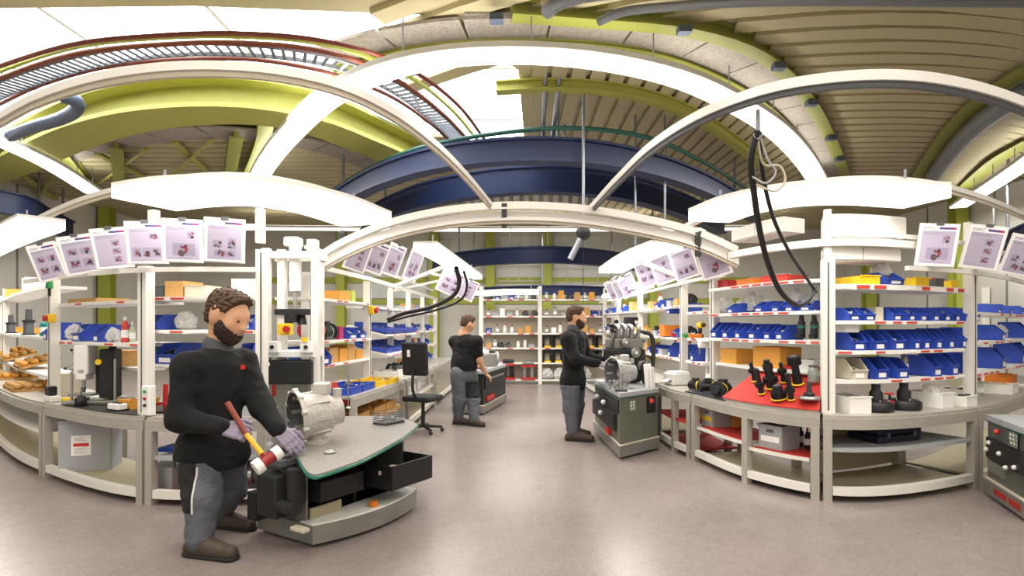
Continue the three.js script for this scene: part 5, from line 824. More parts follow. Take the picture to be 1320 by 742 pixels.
  // under the bench: grey bin with a red and white notice
  {
    const [p, t] = q(118, .3, .092), o = thing('grey_container', 'tall grey plastic container with a red and white notice', 'container', p, faceEye(p, t, .75)), w = .44, h = .5, d = .34;
    part(o, 'container_body', [box(w, .02, d, 0, .01, 0), box(w, h, .015, 0, h / 2, d / 2), box(w, h, .015, 0, h / 2, -d / 2), box(.015, h, d, w / 2, h / 2, 0), box(.015, h, d, -w / 2, h / 2, 0)], M.grey); part(o, 'rim', [box(w + .03, .03, .03, 0, h, d / 2), box(w + .03, .03, .03, 0, h, -d / 2), box(.03, .03, d + .03, w / 2, h, 0), box(.03, .03, d + .03, -w / 2, h, 0)], M.grey);
    const c = document.createElement('canvas'); c.width = 128; c.height = 150; const x = c.getContext('2d'); x.fillStyle = '#f3f1ee'; x.fillRect(0, 0, 128, 150); x.fillStyle = '#c9a9a4'; for (let i = 0; i < 3; i++) x.fillRect(18, 16 + i * 10, 60 + i * 10, 4); x.fillStyle = '#d03428'; x.fillRect(14, 58, 100, 24); x.fillStyle = '#b9b4b4'; for (let i = 0; i < 5; i++) x.fillRect(18, 94 + i * 10, 84 - (i % 3) * 14, 4);
    const tx = new THREE.CanvasTexture(c); tx.colorSpace = THREE.SRGBColorSpace; part(o, 'notice', box(.17, .2, .004, -.03, h * .52, d / 2 + .011), new THREE.MeshStandardMaterial({ map: tx, roughness: .7 }));
  }
  // shelves behind the bearded man
  const g1 = LR.y(250, 425, .2), g2 = LR.y(250, 470, .3), g0 = LR.y(250, 382, .2);
  binRow(LR, .22, g1, [[197, 228, { label: 'blue open bin on the shelf behind the bearded man' }]], 19, '', null, .3);
  binRow(LR, .32, g2, [[212, 250, { label: 'large blue open bin low behind the bearded man' }], [316, 333, { label: 'blue open bin beside the tall white press post' }]], 26, '', null, .3);
  { const [p, t] = q(204, .42, g2 + .001); bottle(p, t, .045, .2, 'teal bottle on the low shelf behind the bearded man', M.tealBottle, M.white); }
  { const [p, t] = q(215, .4, g0 + .001); carton(p, t, .16, .1, .2, 'dark carton on the top shelf behind the bearded man', M.greyDark); }
  { const [p, t] = q(240, .4, g1 + .001); plasticBag(p, t, .2, 'clear bag beside the bin behind the bearded man', null, 3); }
  { const [p, t] = q(213, .25, TOP + .001); const o = thing('clamp_tool', 'red lever clamp standing beside the push-button box', 'clamp', p, t); part(o, 'column', box(.03, .26, .03, 0, .13, 0), M.red); part(o, 'lever', box(.14, .025, .025, -.05, .08, .02, 0, 0, .2), M.red); part(o, 'foot', box(.12, .015, .1, 0, .008, 0), M.black); }
  { const [p, t] = q(235, .3, .421); const o = thing('folded_cloth', 'blue folded cloth on the lower shelf behind the man', 'cloth', p, t); part(o, 'layer', rbox(.34, .02, .26, .01, 0, .011, 0), M.binPale); part(o, 'layer', rbox(.32, .02, .25, .01, .01, .032, 0, .05), M.binPale); }
  // hanging instruction sheets
  [[70, 360, 46, .23, -.3], [110, 352, 48, .27, -.22], [149, 345, 50, .27, -.15], [191, 339, 52, .29, -.06], [237, 337, 53, .29, -.01], [288, 337, 54, .3, .02]].forEach(([px, y, hp, w, roll], i) => { const d = 0, h = LR.y(px, y, d), [p, t] = put(LR, px, d, h); sheet(p, faceEye(p, t), w, hp * -p[2] / F, .12, [0, 0, 1, 2, 3, 4][i], ['printed sheet at the outer end over the tan tray bench', 'printed sheet with four pictures over the yellow stop box', 'printed sheet with a column of pictures over the drill press', 'printed sheet over the post beside the control box', 'printed sheet with one large picture over the blue bin', 'printed sheet with scattered pictures over the bearded man'][i], 'instruction sheets over the drill press', -roll); });
  const sr = LR.at(LR.s(180, .09), .09); const srail = thing('sheet_rail', 'aluminium rail carrying the printed sheets over the drill press', 'rail', [sr.x, 2, sr.z]); wpart(srail, 'profile', LR.band(LR.s(40, .09), LR.s(332, .09), .02, .055, 2.02, 2.06), M.aluBright); wpart(srail, 'profile', LR.band(LR.s(40, .09), LR.s(332, .09), .18, .22, 2.42, 2.46), M.aluBright);
  for (const [px, lab] of [[332, 'white strut holding the long hood lamp beside the press'], [187, 'white strut holding the long hood lamp over the control box']]) { const s = LR.s(px, .16); solo('hood_strut', LR.post(s, .24, .07, 2.3, 2.61), M.aluBright, lab, 'strut'); }
}
{ // pneumatic assembly press
  const X = -2.28, Z = -6.12, H = y => EYE + (CY - y) * -Z / F, t = thing('assembly_press', 'white framed pneumatic assembly press behind the gearbox housing', 'press', [X, 0, Z]);
  for (const [x, z] of [[-.25, .12], [-.13, .02], [.25, .1], [.2, -.18], [-.2, -.18]]) part(t, 'frame_column', box(.075, H(322), .075, x, H(322) / 2, z), M.aluBright);
  part(t, 'top_crossbar', [box(.6, .07, .08, 0, H(330), .1), box(.55, .07, .08, 0, H(330), -.18), box(.08, .07, .3, .22, H(330), -.04)], M.aluBright);
  const cy = part(t, 'ram_cylinder', [cyl(.062, .062, H(318) - H(375), .0, (H(318) + H(375)) / 2, 0, 20)], M.tubWhite); part(cy, 'cylinder_cap', rbox(.16, .1, .16, .02, -.02, H(312), 0), M.tubWhite); part(cy, 'piston_rod', cyl(.022, .022, H(375) - H(398), 0, (H(375) + H(398)) / 2, 0, 14), M.steel);
  part(t, 'tool_plate', [box(.36, .06, .2, 0, H(402), 0), cyl(.05, .03, .1, -.06, H(412), .02), cyl(.05, .03, .1, .08, H(412), .02), box(.1, .09, .1, .0, H(410), .08)], M.black);
  part(t, 'guide_rod', cyl(.014, .014, H(340) - H(440), -.16, (H(340) + H(440)) / 2, -.02, 10), M.steel); part(t, 'guide_rod', cyl(.014, .014, H(340) - H(440), .17, (H(340) + H(440)) / 2, -.02, 10), M.steel);
  part(t, 'press_table', rbox(.52, .07, .32, .01, 0, H(455), .04), M.tubWhite);
  for (const x of [-.14, .2]) { const b = part(t, 'push_button_box', rbox(.12, .12, .1, .01, x, H(446), .2), M.tubWhite); part(b, 'push_button', cyl(.02, .02, .02, x, H(446), .255, 12, 'z'), M.black); }
  const es = part(t, 'stop_box', rbox(.13, .12, .1, .01, -.04, H(424), .16), M.yellow); part(es, 'stop_button', cyl(.03, .035, .05, .0, H(424), .23, 16, 'z'), M.red);
  part(t, 'control_screen_box', rbox(.48, .24, .3, .015, 0, H(478), .06), M.black); part(t, 'warning_plate', box(.06, .05, .004, .19, H(437), .256), M.yellow);
  part(t, 'pedestal', [box(.3, H(492), .26, 0, H(492) / 2, 0)], M.steelDark); part(t, 'cable_box', rbox(.1, .12, .1, .01, .22, H(318), .1), M.tubWhite);
}
{ // low table and shelves by the tool trolley
  const at = (z, d, h) => { const s = zA(z), p = AR.at(s, d, h); return [[p.x, h, p.z], AR.turn(s)]; };
  { const [p, t] = at(7.6, .7, 1.881); carton(p, t, .34, .12, .24, 'ochre carton on the top shelf over the red grinder', M.ochre); } { const [p, t] = at(8.1, .7, 1.881); carton(p, t, .12, .16, .14, 'yellow green carton beside the ochre carton', M.lime); }
  { const [p, t] = at(6.72, .62, 1.381); const o = thing('bench_grinder', 'red bench grinder on the shelf above the blue bins', 'grinder', p, t); part(o, 'motor_body', cyl(.07, .07, .18, 0, .11, 0, 18, 'x'), M.red); part(o, 'wheel_guard', cyl(.1, .1, .05, .14, .12, 0, 20, 'x'), M.red); part(o, 'wheel_guard', cyl(.1, .1, .05, -.14, .12, 0, 20, 'x'), M.red); part(o, 'pedestal', box(.2, .05, .14, 0, .025, 0), M.greyDark); }
  { const [p, t] = at(7.1, .62, 1.381); motor(p, t, 1.2, 'dark green motor beside the red bench grinder', std(0x2c3a30, .5), M.steel); }
  { const [p, t] = at(7.42, .62, 1.381); carton(p, t, .12, .16, .16, 'magenta carton on the shelf beside the dark green motor', std(0xb02a60, .6)); }
  [[7.72, .3], [8.1, .26]].forEach(([z, w], i) => { const [p, t] = at(z, .66, 1.381); bin(p, t, w, .15, .3, i ? 'blue open bin at the shelf end by the yellow stop box' : 'blue open bin beside the magenta carton', null); });
  { const [p, t] = at(8.33, .62, 1.381); motor(p, t, .8, 'black motor at the end of the grinder shelf', M.black, M.red); }
  { const [p, t] = at(6.75, .66, 1.091); bin(p, t, .42, .22, .34, 'large blue open bin with papers under the red grinder', null); }
  [[7.25, .18], [7.55, .16], [7.85, .2], [8.15, .12]].forEach(([z, h], i) => { const [p, t] = at(z, .7, 1.091); carton(p, t, .26, h, .26, ['tan carton next to the large blue bin of papers', 'second tan carton from the large blue bin of papers', 'third tan carton from the large blue bin of papers', 'low tan carton, farthest from the large blue bin'][i], i % 2 ? M.ochre : M.card); });
  [[6.75, .3, .36, 'blue tray of parts at the corner of the low table'], [7.2, .3, .4, 'blue tray of parts in the middle of the low table']].forEach(([z, d, w, lab]) => { const [p, t] = at(z, d, TOP + .001); tray(p, t, w, .08, .4, lab, M.bin, 'tray', 'blocks', M.steel); });
  [[7.65, .3], [8.1, .25]].forEach(([z, d], i) => { const [p, t] = at(z, d, TOP + .001); tray(p, t, .38, .06, .4, i ? 'yellow tray of fittings by the black chair' : 'yellow tray of fittings beside the blue trays', M.yellow, 'tray', 'bolts', M.steelDark); });
  { const [p, t] = at(6.6, .8, TOP + .001); tray(p, t, .3, .14, .4, 'red open container on the low table', M.red, 'container', 'blocks', M.greyDark); }
  [[7.0, .401], [7.6, .401], [8.1, .401]].forEach(([z, h], i) => { const [p, t] = at(z, .4, h); tray(p, t, .44, .1, .6, ['tan tray under the low table, next to the trolley', 'tan tray in the middle under the low table', 'tan tray under the low table by the black chair'][i], M.tan, 'tray', 'blocks', M.ochre); });
  { const [p, t] = at(8.45, .5, 1.78); const o = thing('emergency_stop', 'yellow emergency stop box on the post above the black chair', 'switch', p, t); part(o, 'box_body', rbox(.12, .12, .08, .01, 0, 0, .02), M.yellow); part(o, 'button', cyl(.035, .04, .05, 0, 0, .08, 16, 'z'), M.red); }
  // tilted blue shelves of the next bench
  for (const [h, n] of [[1.42, 6], [1.12, 6]]) for (let i = 0; i < n; i++) { const z = 8.95 + i * .42, d = .6, [p, t] = at(z, d, h + .075); const o = tray(p, t, .38, .06, .5, `${nth('tilt' + h)} blue shallow tray from the black chair, ${h > 1.3 ? 'upper' : 'lower'} tilted shelf`, M.bin, 'tray', 'bolts', M.greyDark, h > 1.3 ? 'blue trays on the upper tilted shelf' : 'blue trays on the lower tilted shelf'); o.rotation.order = 'YXZ'; o.rotation.x = .22; }
  for (let i = 0; i < 5; i++) { const [p, t] = at(9.1 + i * .45, .4, TOP + .001); if (i % 2) motor(p, t + i, 1, nth('tm') + ' dark motor from the chair, below the tilted blue trays', M.greyDark, M.steel, 'dark motors below the tilted trays'); else tray(p, t, .36, .1, .36, nth('tw') + ' white tray from the chair, below the tilted blue trays', M.white, 'tray', 'blocks', M.greyDark, 'white trays below the tilted trays'); }
  for (let i = 0; i < 4; i++) { const [p, t] = at(9.1 + i * .5, .35, .421); carton(p, t, .34, .2, .34, nth('wc') + ' white carton from the chair, under the tilted-shelf bench', M.paper, 'white cartons below the tilted trays'); }
  // black office chair
  { const o = thing('office_chair', 'black fabric office chair beside the low table', 'chair', [-1.3, 0, -8.5], 2.75); part(o, 'seat', rbox(.46, .08, .44, .035, 0, .5, 0), M.blackSoft); part(o, 'backrest', rbox(.42, .48, .07, .035, 0, 1.08, -.22, 0, -.08), M.blackSoft); part(o, 'back_stem', tube([V3(0, .48, -.15), V3(0, .62, -.27), V3(0, .95, -.27)], .02, 12), M.black); part(o, 'gas_column', cyl(.03, .025, .4, 0, .28, 0, 14), M.black); for (let i = 0; i < 5; i++) { const a = i * 1.2566, l = part(o, 'base_leg', rod(V3(0, .1, 0), V3(Math.cos(a) * .28, .07, Math.sin(a) * .28), .025, .018), M.black); part(l, 'castor', new THREE.SphereGeometry(.03, 12, 8).translate(Math.cos(a) * .28, .031, Math.sin(a) * .28), M.black); } part(o, 'label_card', box(.05, .1, .004, .08, 1.16, -.262, 0, -.08), M.paper); }
  // sheets over the low table
  [[455, 348, 40], [479, 351, 40], [501, 354, 40], [527, 360, 42]].forEach(([px, y, hp], i) => { const d = .42, h = AR.y(px, y, d), [p, t] = put(AR, px, d, h); sheet(p, t - .75, .3, hp * -p[2] / F, .25, i + 1, ['printed sheet nearest the press on the aisle rail', 'second printed sheet from the press on the aisle rail', 'third printed sheet from the press on the aisle rail', 'fourth printed sheet from the press on the aisle rail'][i], 'sheets on the aisle rail', -.25); });
  [[575, 378, 30], [596, 384, 26]].forEach(([px, y, hp], i) => { const v = atZ(px, y, i ? 10.4 : 9.4), p = v.toArray(), t = 1.3; sheet(p, t - .75, .4, hp * -p[2] / F, .25, i, i ? 'printed sheet under the slanting lamp, next to the rack' : 'printed sheet under the slanting lamp, next to the black hose', 'sheets over the tilted trays', -.35); });
  { const a = atZ(556, 352, 9.0), b = atZ(612, 366, 11.2), o = thing('sheet_rail', 'short aluminium rail holding two sheets under the slanting lamp', 'rail'); part(o, 'profile', bar(a, b, .04), M.aluBright); part(o, 'support_arm', bar(a.clone().lerp(b, .4), V3(-2.02, 2.15, -9.9), .035), M.aluBright); }
  const ra = AR.at(1, .45); const ar = thing('sheet_rail', 'aluminium rail carrying the aisle sheets over the red grinder', 'rail', [ra.x, 2.2, ra.z]); wpart(ar, 'profile', AR.band(.05, AR.L - .4, .45, .5, 2.2, 2.25), M.aluBright); wpart(ar, 'profile', AR.band(.05, AR.L - .4, .55, .6, 2.42, 2.46), M.aluBright);
}

{ // more goods behind the bearded man, on the press bench and on the tan tray bench
  const g0 = LR.y(250, 382, .2), g1 = LR.y(250, 425, .2), g2 = LR.y(250, 470, .3);
  [[238, .14, M.card, 'brown carton on the top shelf above the bearded man'], [262, .1, M.beige, 'beige flat carton on the top shelf above the bearded man'], [318, .16, M.paper, 'white carton on the top shelf beside the press']].forEach(([px, h, m, lab]) => { const [p, t] = put(LR, px, .42, g0 + .001); carton(p, t, .2, h, .24, lab, m); });
  [[300, 'blue open bin on the middle shelf just behind the man'], [322, 'blue open bin on the middle shelf next to the press post']].forEach(([px, lab]) => { const [p, t] = put(LR, px, .38, g1 + .001); bin(p, t, .16, .14, .3, lab, null); });
  { const [p, t] = put(LR, 270, .5, g2 + .001); tray(p, t, .34, .1, .26, 'dark tray on the low shelf behind the man', M.greyDark, 'tray', 'bolts', M.steel); }
  { const [p, t] = put(LR, 310, .3, TOP + .001); tray(p, t, .4, .1, .36, 'grey tray of bolts on the worktop behind the man', M.grey, 'tray', 'bolts', M.steelDark); }
  { const [p, t] = put(LR, 222, .3, .092); carton(p, t, .3, .2, .3, 'grey carton on the bottom shelf behind the man', M.grey); }
  { const [p, t] = put(LR, 318, .3, .092); motor(p, t, 1.4, 'dark motor on the red bottom shelf behind the man', M.greyDark, M.steel); }
  [[20, .42], [48, .4]].forEach(([px, d], i) => { const h = LR.y(30, 374, .25), [p, t] = put(LR, px, d, h + .001); carton(p, t, .34, .16, .28, i ? 'white carton on the highest shelf near the signal lamp' : 'ochre carton on the highest shelf over the ochre trays', i ? M.paper : M.ochre); });
  [].forEach(([px, d, w, h], i) => { const [p, t] = put(LR, px, d, TOP + .001); if (i === 2) motor(p, t + .6, 1.1, 'black motor beside the drill press', M.black, M.steel); else tray(p, t, w, h * .5, .22, i ? 'dark parts tray behind the drill press' : 'brown parts tray beside the beige carton', i ? M.greyDark : M.tan, 'tray', 'rings', M.steel); });
  { const [p, t] = put(LR, 104, .1, TOP + .001); const o = thing('oil_can', 'black oil can at the foot of the drill press', 'oil can', p, t); part(o, 'can_body', lathe([[0, 0], [.05, 0], [.05, .08], [.015, .11], [0, .11]], 18), M.black); part(o, 'spout', rod(V3(0, .1, 0), V3(.07, .2, .02), .008, .004), M.steel); part(o, 'trigger', tube([V3(-.05, .03, 0), V3(-.08, .06, 0), V3(-.05, .1, 0)], .006, 10), M.black); }
}
// ---------------------------------------------------------------- trolleys and the machines on them
{ // tool trolley with a glass-edged top and open drawers
  const u = V3(.53, 0, -.85).normalize(), th = Math.atan2(-u.z, u.x), t = thing('tool_trolley', 'steel tool trolley with green glass-edged top and open black drawers', 'trolley', [-1.1, 0, -4.5], th);
  const cs = Math.cos(th), sn_ = Math.sin(th), loc = ([x, z]) => { const dx = x + 1.1, dz = z + 4.5; return [dx * cs - dz * sn_, dx * sn_ + dz * cs]; };
  const top = smooth([[-1.19, -3.56], [-1.02, -3.98], [-.9, -4.7], [-.87, -5.42], [-1.2, -5.9], [-1.78, -5.85], [-1.68, -4.9], [-1.58, -4.25], [-1.3, -3.66]].map(loc), 5);
  part(t, 'glass_top', slab(top, .612, .63, .004), std(0x1f6f5a, .12)); part(t, 'top_plate', slab(top.map(([x, z]) => [x * .985, (z + .25) * .985 - .25]), .63, .64), std(0xb3afaa, .32, .35, { map: rep(grain, 2) }));
  const bulge = (z0, w, b) => { const o = []; for (let i = 0; i <= 10; i++) { const k = i / 10 * 2 - 1; o.push([w * k, z0 + b * (1 - k * k)]); } return o; };
  part(t, 'skirt', slab([...bulge(0, .54, .12), [.54, -.62], [-.54, -.62]], .03, .16), M.steelDark);
  part(t, 'step_plate', slab([...bulge(-.004, .535, .12), [.535, -.14], [-.535, -.14]], .16, .17), M.white);
  for (const s of [-1, 1]) part(t, 'side_panel', box(.02, .46, .5, s * .5, .375, -.36), M.steelDark);
  part(t, 'back_panel', box(1, .46, .02, 0, .375, -.61), M.steelDark); part(t, 'floor_plate', box(.98, .02, .48, 0, .152, -.37), M.black); part(t, 'divider', box(.02, .44, .46, -.02, .38, -.37), M.black); part(t, 'front_rail', box(1, .05, .02, 0, .585, -.12), M.steelDark);
  const drawer = (x0, x1, z0, z1, y0, y1, name) => { const w = x1 - x0, d = z1 - z0, cx = (x0 + x1) / 2, cz = (z0 + z1) / 2, h = y1 - y0; return part(t, name, [box(w, .012, d, cx, y0, cz), box(w, h, .014, cx, y0 + h / 2, z1), box(w, h, .012, cx, y0 + h / 2, z0), box(.012, h, d, x0, y0 + h / 2, cz), box(.012, h, d, x1, y0 + h / 2, cz)], M.black); };
  const d2 = drawer(.03, .5, -.42, .2, .3, .48, 'drawer'); part(d2, 'foam_insert', box(.22, .03, .12, .14, .42, .1, .3), M.beige); drawer(-.46, -.05, -.5, -.02, .3, .44, 'drawer');
  part(t, 'lower_drawer_front', box(.28, .1, .02, -.34, .2, -.1), M.concreteYellow);
  part(t, 'red_knob', new THREE.SphereGeometry(.026, 14, 10).translate(.03, .585, .02), M.redTag); const oh = part(t, 'orange_handle', [cyl(.03, .03, .05, -.02, .17, .06, 14), cyl(.034, .034, .02, -.02, .2, .06, 14)], M.orange); void oh;
  part(t, 'castor', [cyl(.03, .03, .04, -.45, .0301, -.1, 14, 'x'), cyl(.03, .03, .04, .45, .0301, -.1, 14, 'x'), cyl(.03, .03, .04, -.45, .0301, -.5, 14, 'x'), cyl(.03, .03, .04, .45, .0301, -.5, 14, 'x')], M.rubber);
  const lift = part(t, 'lift_drive', [rbox(.16, .3, .22, .02, -.62, .36, -.3), cyl(.06, .06, .24, -.6, .44, -.1, 18), box(.1, .2, .1, -.62, .25, -.5), cyl(.045, .045, .2, -.66, .3, -.12, 16, 'z')], M.rubber); part(lift, 'pedal', rbox(.06, .03, .14, .01, -.66, .18, .02), M.beige); part(lift, 'lift_arm', [box(.06, .3, .06, -.56, .48, -.25), box(.2, .04, .2, -.56, .59, -.28)], M.greyDark);
  // ring on the top
  const r = atH(425, 584, .64); solo('metal_ring', new THREE.TorusGeometry(.032, .009, 8, 24).rotateX(Math.PI / 2).translate(r.x, .651, r.z), M.steel, 'small metal ring lying on the trolley top', 'ring');
  const cu = atH(527, 540, .64); void cu;
  // small black vice / open case at the far corner of the top
  const vb = atH(518, 545, .64), v = thing('parts_basket', 'small dark wire basket at the corner of the trolley top', 'basket', [vb.x - .12, .641, vb.z], th); part(v, 'basket_floor', box(.26, .01, .16, 0, .006, 0), M.black); for (let i = 0; i < 5; i++) part(v, 'wire_ring', [box(.26, .006, .006, 0, .02 + i * .022, .08), box(.26, .006, .006, 0, .02 + i * .022, -.08), box(.006, .006, .16, .13, .02 + i * .022, 0), box(.006, .006, .16, -.13, .02 + i * .022, 0)], M.greyDark); part(v, 'parts_heap', heapGeo(.22, .06, .13, 2, 'bolts').clone(), M.steelDark);
  // stand rod with foot
  const sr = atH(449, 526, .64); const so = thing('stand_rod', 'thin steel stand rod on the trolley top', 'rod', [sr.x, .641, sr.z]); part(so, 'rod', cyl(.006, .006, .42, 0, .21, 0, 10), M.steel); part(so, 'foot', cyl(.025, .02, .02, 0, .01, 0, 14), M.tubWhite);
  const rb = atH(432, 520, .64); const ro = thing('red_holder', 'red angled tool holder behind the gearbox housing', 'holder', [rb.x + .02, .641, rb.z + .1], .6); part(ro, 'back_plate', box(.14, .26, .02, -.03, .13, 0), M.redTag); part(ro, 'pocket', box(.16, .16, .12, .08, .08, .04), M.redTag); part(ro, 'rim', box(.17, .015, .13, .08, .165, .04), M.red);
}
// cast gearbox housing: bell with flange, ribs, bosses and a dark bore
function housing(pos, axis, s, label, tint = 0xd9d5cc) {
  const t = thing('gearbox_housing', label, 'gearbox', pos, 0), m = std(tint, .45, .15, { map: rep(grain, 2) }), q = new THREE.Quaternion().setFromUnitVectors(V3(0, 1, 0), axis.clone().normalize()), c = V3(0, .215 * s, 0);
  const pl = g => { g.applyQuaternion(q); return g.translate(c.x, c.y, c.z); };
  part(t, 'bell', pl(lathe([[.19 * s, .13 * s], [.205 * s, .13 * s], [.205 * s, .1 * s], [.18 * s, .09 * s], [.165 * s, -.02 * s], [.15 * s, -.12 * s], [.11 * s, -.17 * s], [.11 * s, -.22 * s], [.06 * s, -.23 * s], [0, -.23 * s]], 32)), m);
  part(t, 'bore', pl(lathe([[.188 * s, .128 * s], [.16 * s, .06 * s], [.15 * s, -.06 * s], [.08 * s, -.08 * s], [0, -.08 * s]], 32)), M.greyDark); part(t, 'inner_ring', pl(new THREE.TorusGeometry(.075 * s, .022 * s, 8, 24).rotateX(Math.PI / 2).translate(0, -.03 * s, 0)), M.steelDark);
  for (let i = 0; i < 10; i++) { const a = i / 10 * Math.PI * 2; part(t, 'bolt_boss', pl(cyl(.018 * s, .018 * s, .04 * s, Math.cos(a) * .2 * s, .115 * s, Math.sin(a) * .2 * s, 10)), m); }
  for (let i = 0; i < 8; i++) { const a = i / 8 * Math.PI * 2 + .2; part(t, 'rib', pl(box(.02 * s, .2 * s, .03 * s, Math.cos(a) * .165 * s, 0, Math.sin(a) * .165 * s, -a)), m); }
  part(t, 'top_boss', [rbox(.12 * s, .1 * s, .12 * s, .02, c.x - axis.x * .08 * s, c.y + .19 * s, c.z - axis.z * .08 * s), cyl(.035 * s, .035 * s, .07 * s, c.x - axis.x * .2 * s, c.y + .15 * s, c.z - axis.z * .2 * s, 14)], m);
  part(t, 'foot', [box(.24 * s, .03 * s, .2 * s, c.x, .015 * s, c.z), box(.16 * s, .1 * s, .12 * s, c.x, .06 * s, c.z)], m);
  return t;
}
{ const p = atH(402, 570, .64); housing([p.x, .641, p.z], V3(-.78, -.08, .62), 1.02, 'white cast gearbox housing on the tool trolley'); }
// steel cabinets on castor skirts
function cabinet(label, poly, h, o = {}) {
  const c = poly.reduce((a, p) => [a[0] + p[0] / poly.length, a[1] + p[1] / poly.length], [0, 0]), t = thing('steel_trolley', label, 'trolley', [c[0], 0, c[1]]), L = poly.map(p => [p[0] - c[0], p[1] - c[1]]), k = (f) => L.map(p => [p[0] * f, p[1] * f]);
  part(t, 'skirt', slab(k(1.03), .03, .16), o.skirt || M.steelDark); part(t, 'step_plate', slab(k(1.032), .16, .17), M.beige); part(t, 'cabinet_body', slab(k(.97), .17, h - .06), o.body || M.steelDark); part(t, 'top_plate', slab(k(1.0), h - .05, h), M.grey); part(t, 'glass_edge', slab(k(1.005), h - .06, h - .05), M.teal);
  for (const [x, z] of k(.8)) part(t, 'castor', cyl(.03, .03, .04, x, .0301, z, 12, 'x'), M.rubber);
  return { t, c };
}
function faceBox(a, b, u0, u1, y0, y1, out, th) {            // a panel on the vertical face from plan point a to b; u in 0..1, 'out' proud of it
  const A = V3(a[0], 0, a[1]), B = V3(b[0], 0, b[1]), d = B.clone().sub(A), n = V3(-d.z, 0, d.x).normalize(), P = u => A.clone().addScaledVector(d, u);
  const fr = [u0, u1].map(u => { const p = P(u).addScaledVector(n, out), q = P(u).addScaledVector(n, out - th); return [p.clone().setY(y0), q.clone().setY(y0), q.clone().setY(y1), p.clone().setY(y1)]; });
  return loftQuads(fr);
}
const markMat = (() => { const c = document.createElement('canvas'); c.width = 64; c.height = 64; const x = c.getContext('2d'); x.fillStyle = '#7a8072'; x.fillRect(0, 0, 64, 64); x.fillStyle = '#f2f2ee'; for (const [a, b] of [[16, 12], [40, 10], [14, 30], [38, 28], [20, 48], [44, 46]]) { x.beginPath(); x.ellipse(a, b, 8, 5, .5, 0, 7); x.fill(); } const t = new THREE.CanvasTexture(c); t.colorSpace = THREE.SRGBColorSpace; return new THREE.MeshStandardMaterial({ map: t, roughness: .5 }); })();
function facePanel(a, b, u, y, w, h, out) { const dx = b[0] - a[0], dz = b[1] - a[1], L = Math.hypot(dx, dz); return box(w, h, .006, a[0] + dx * u - dz / L * out, y, a[1] + dz * u + dx / L * out, Math.atan2(-dz, dx)); }
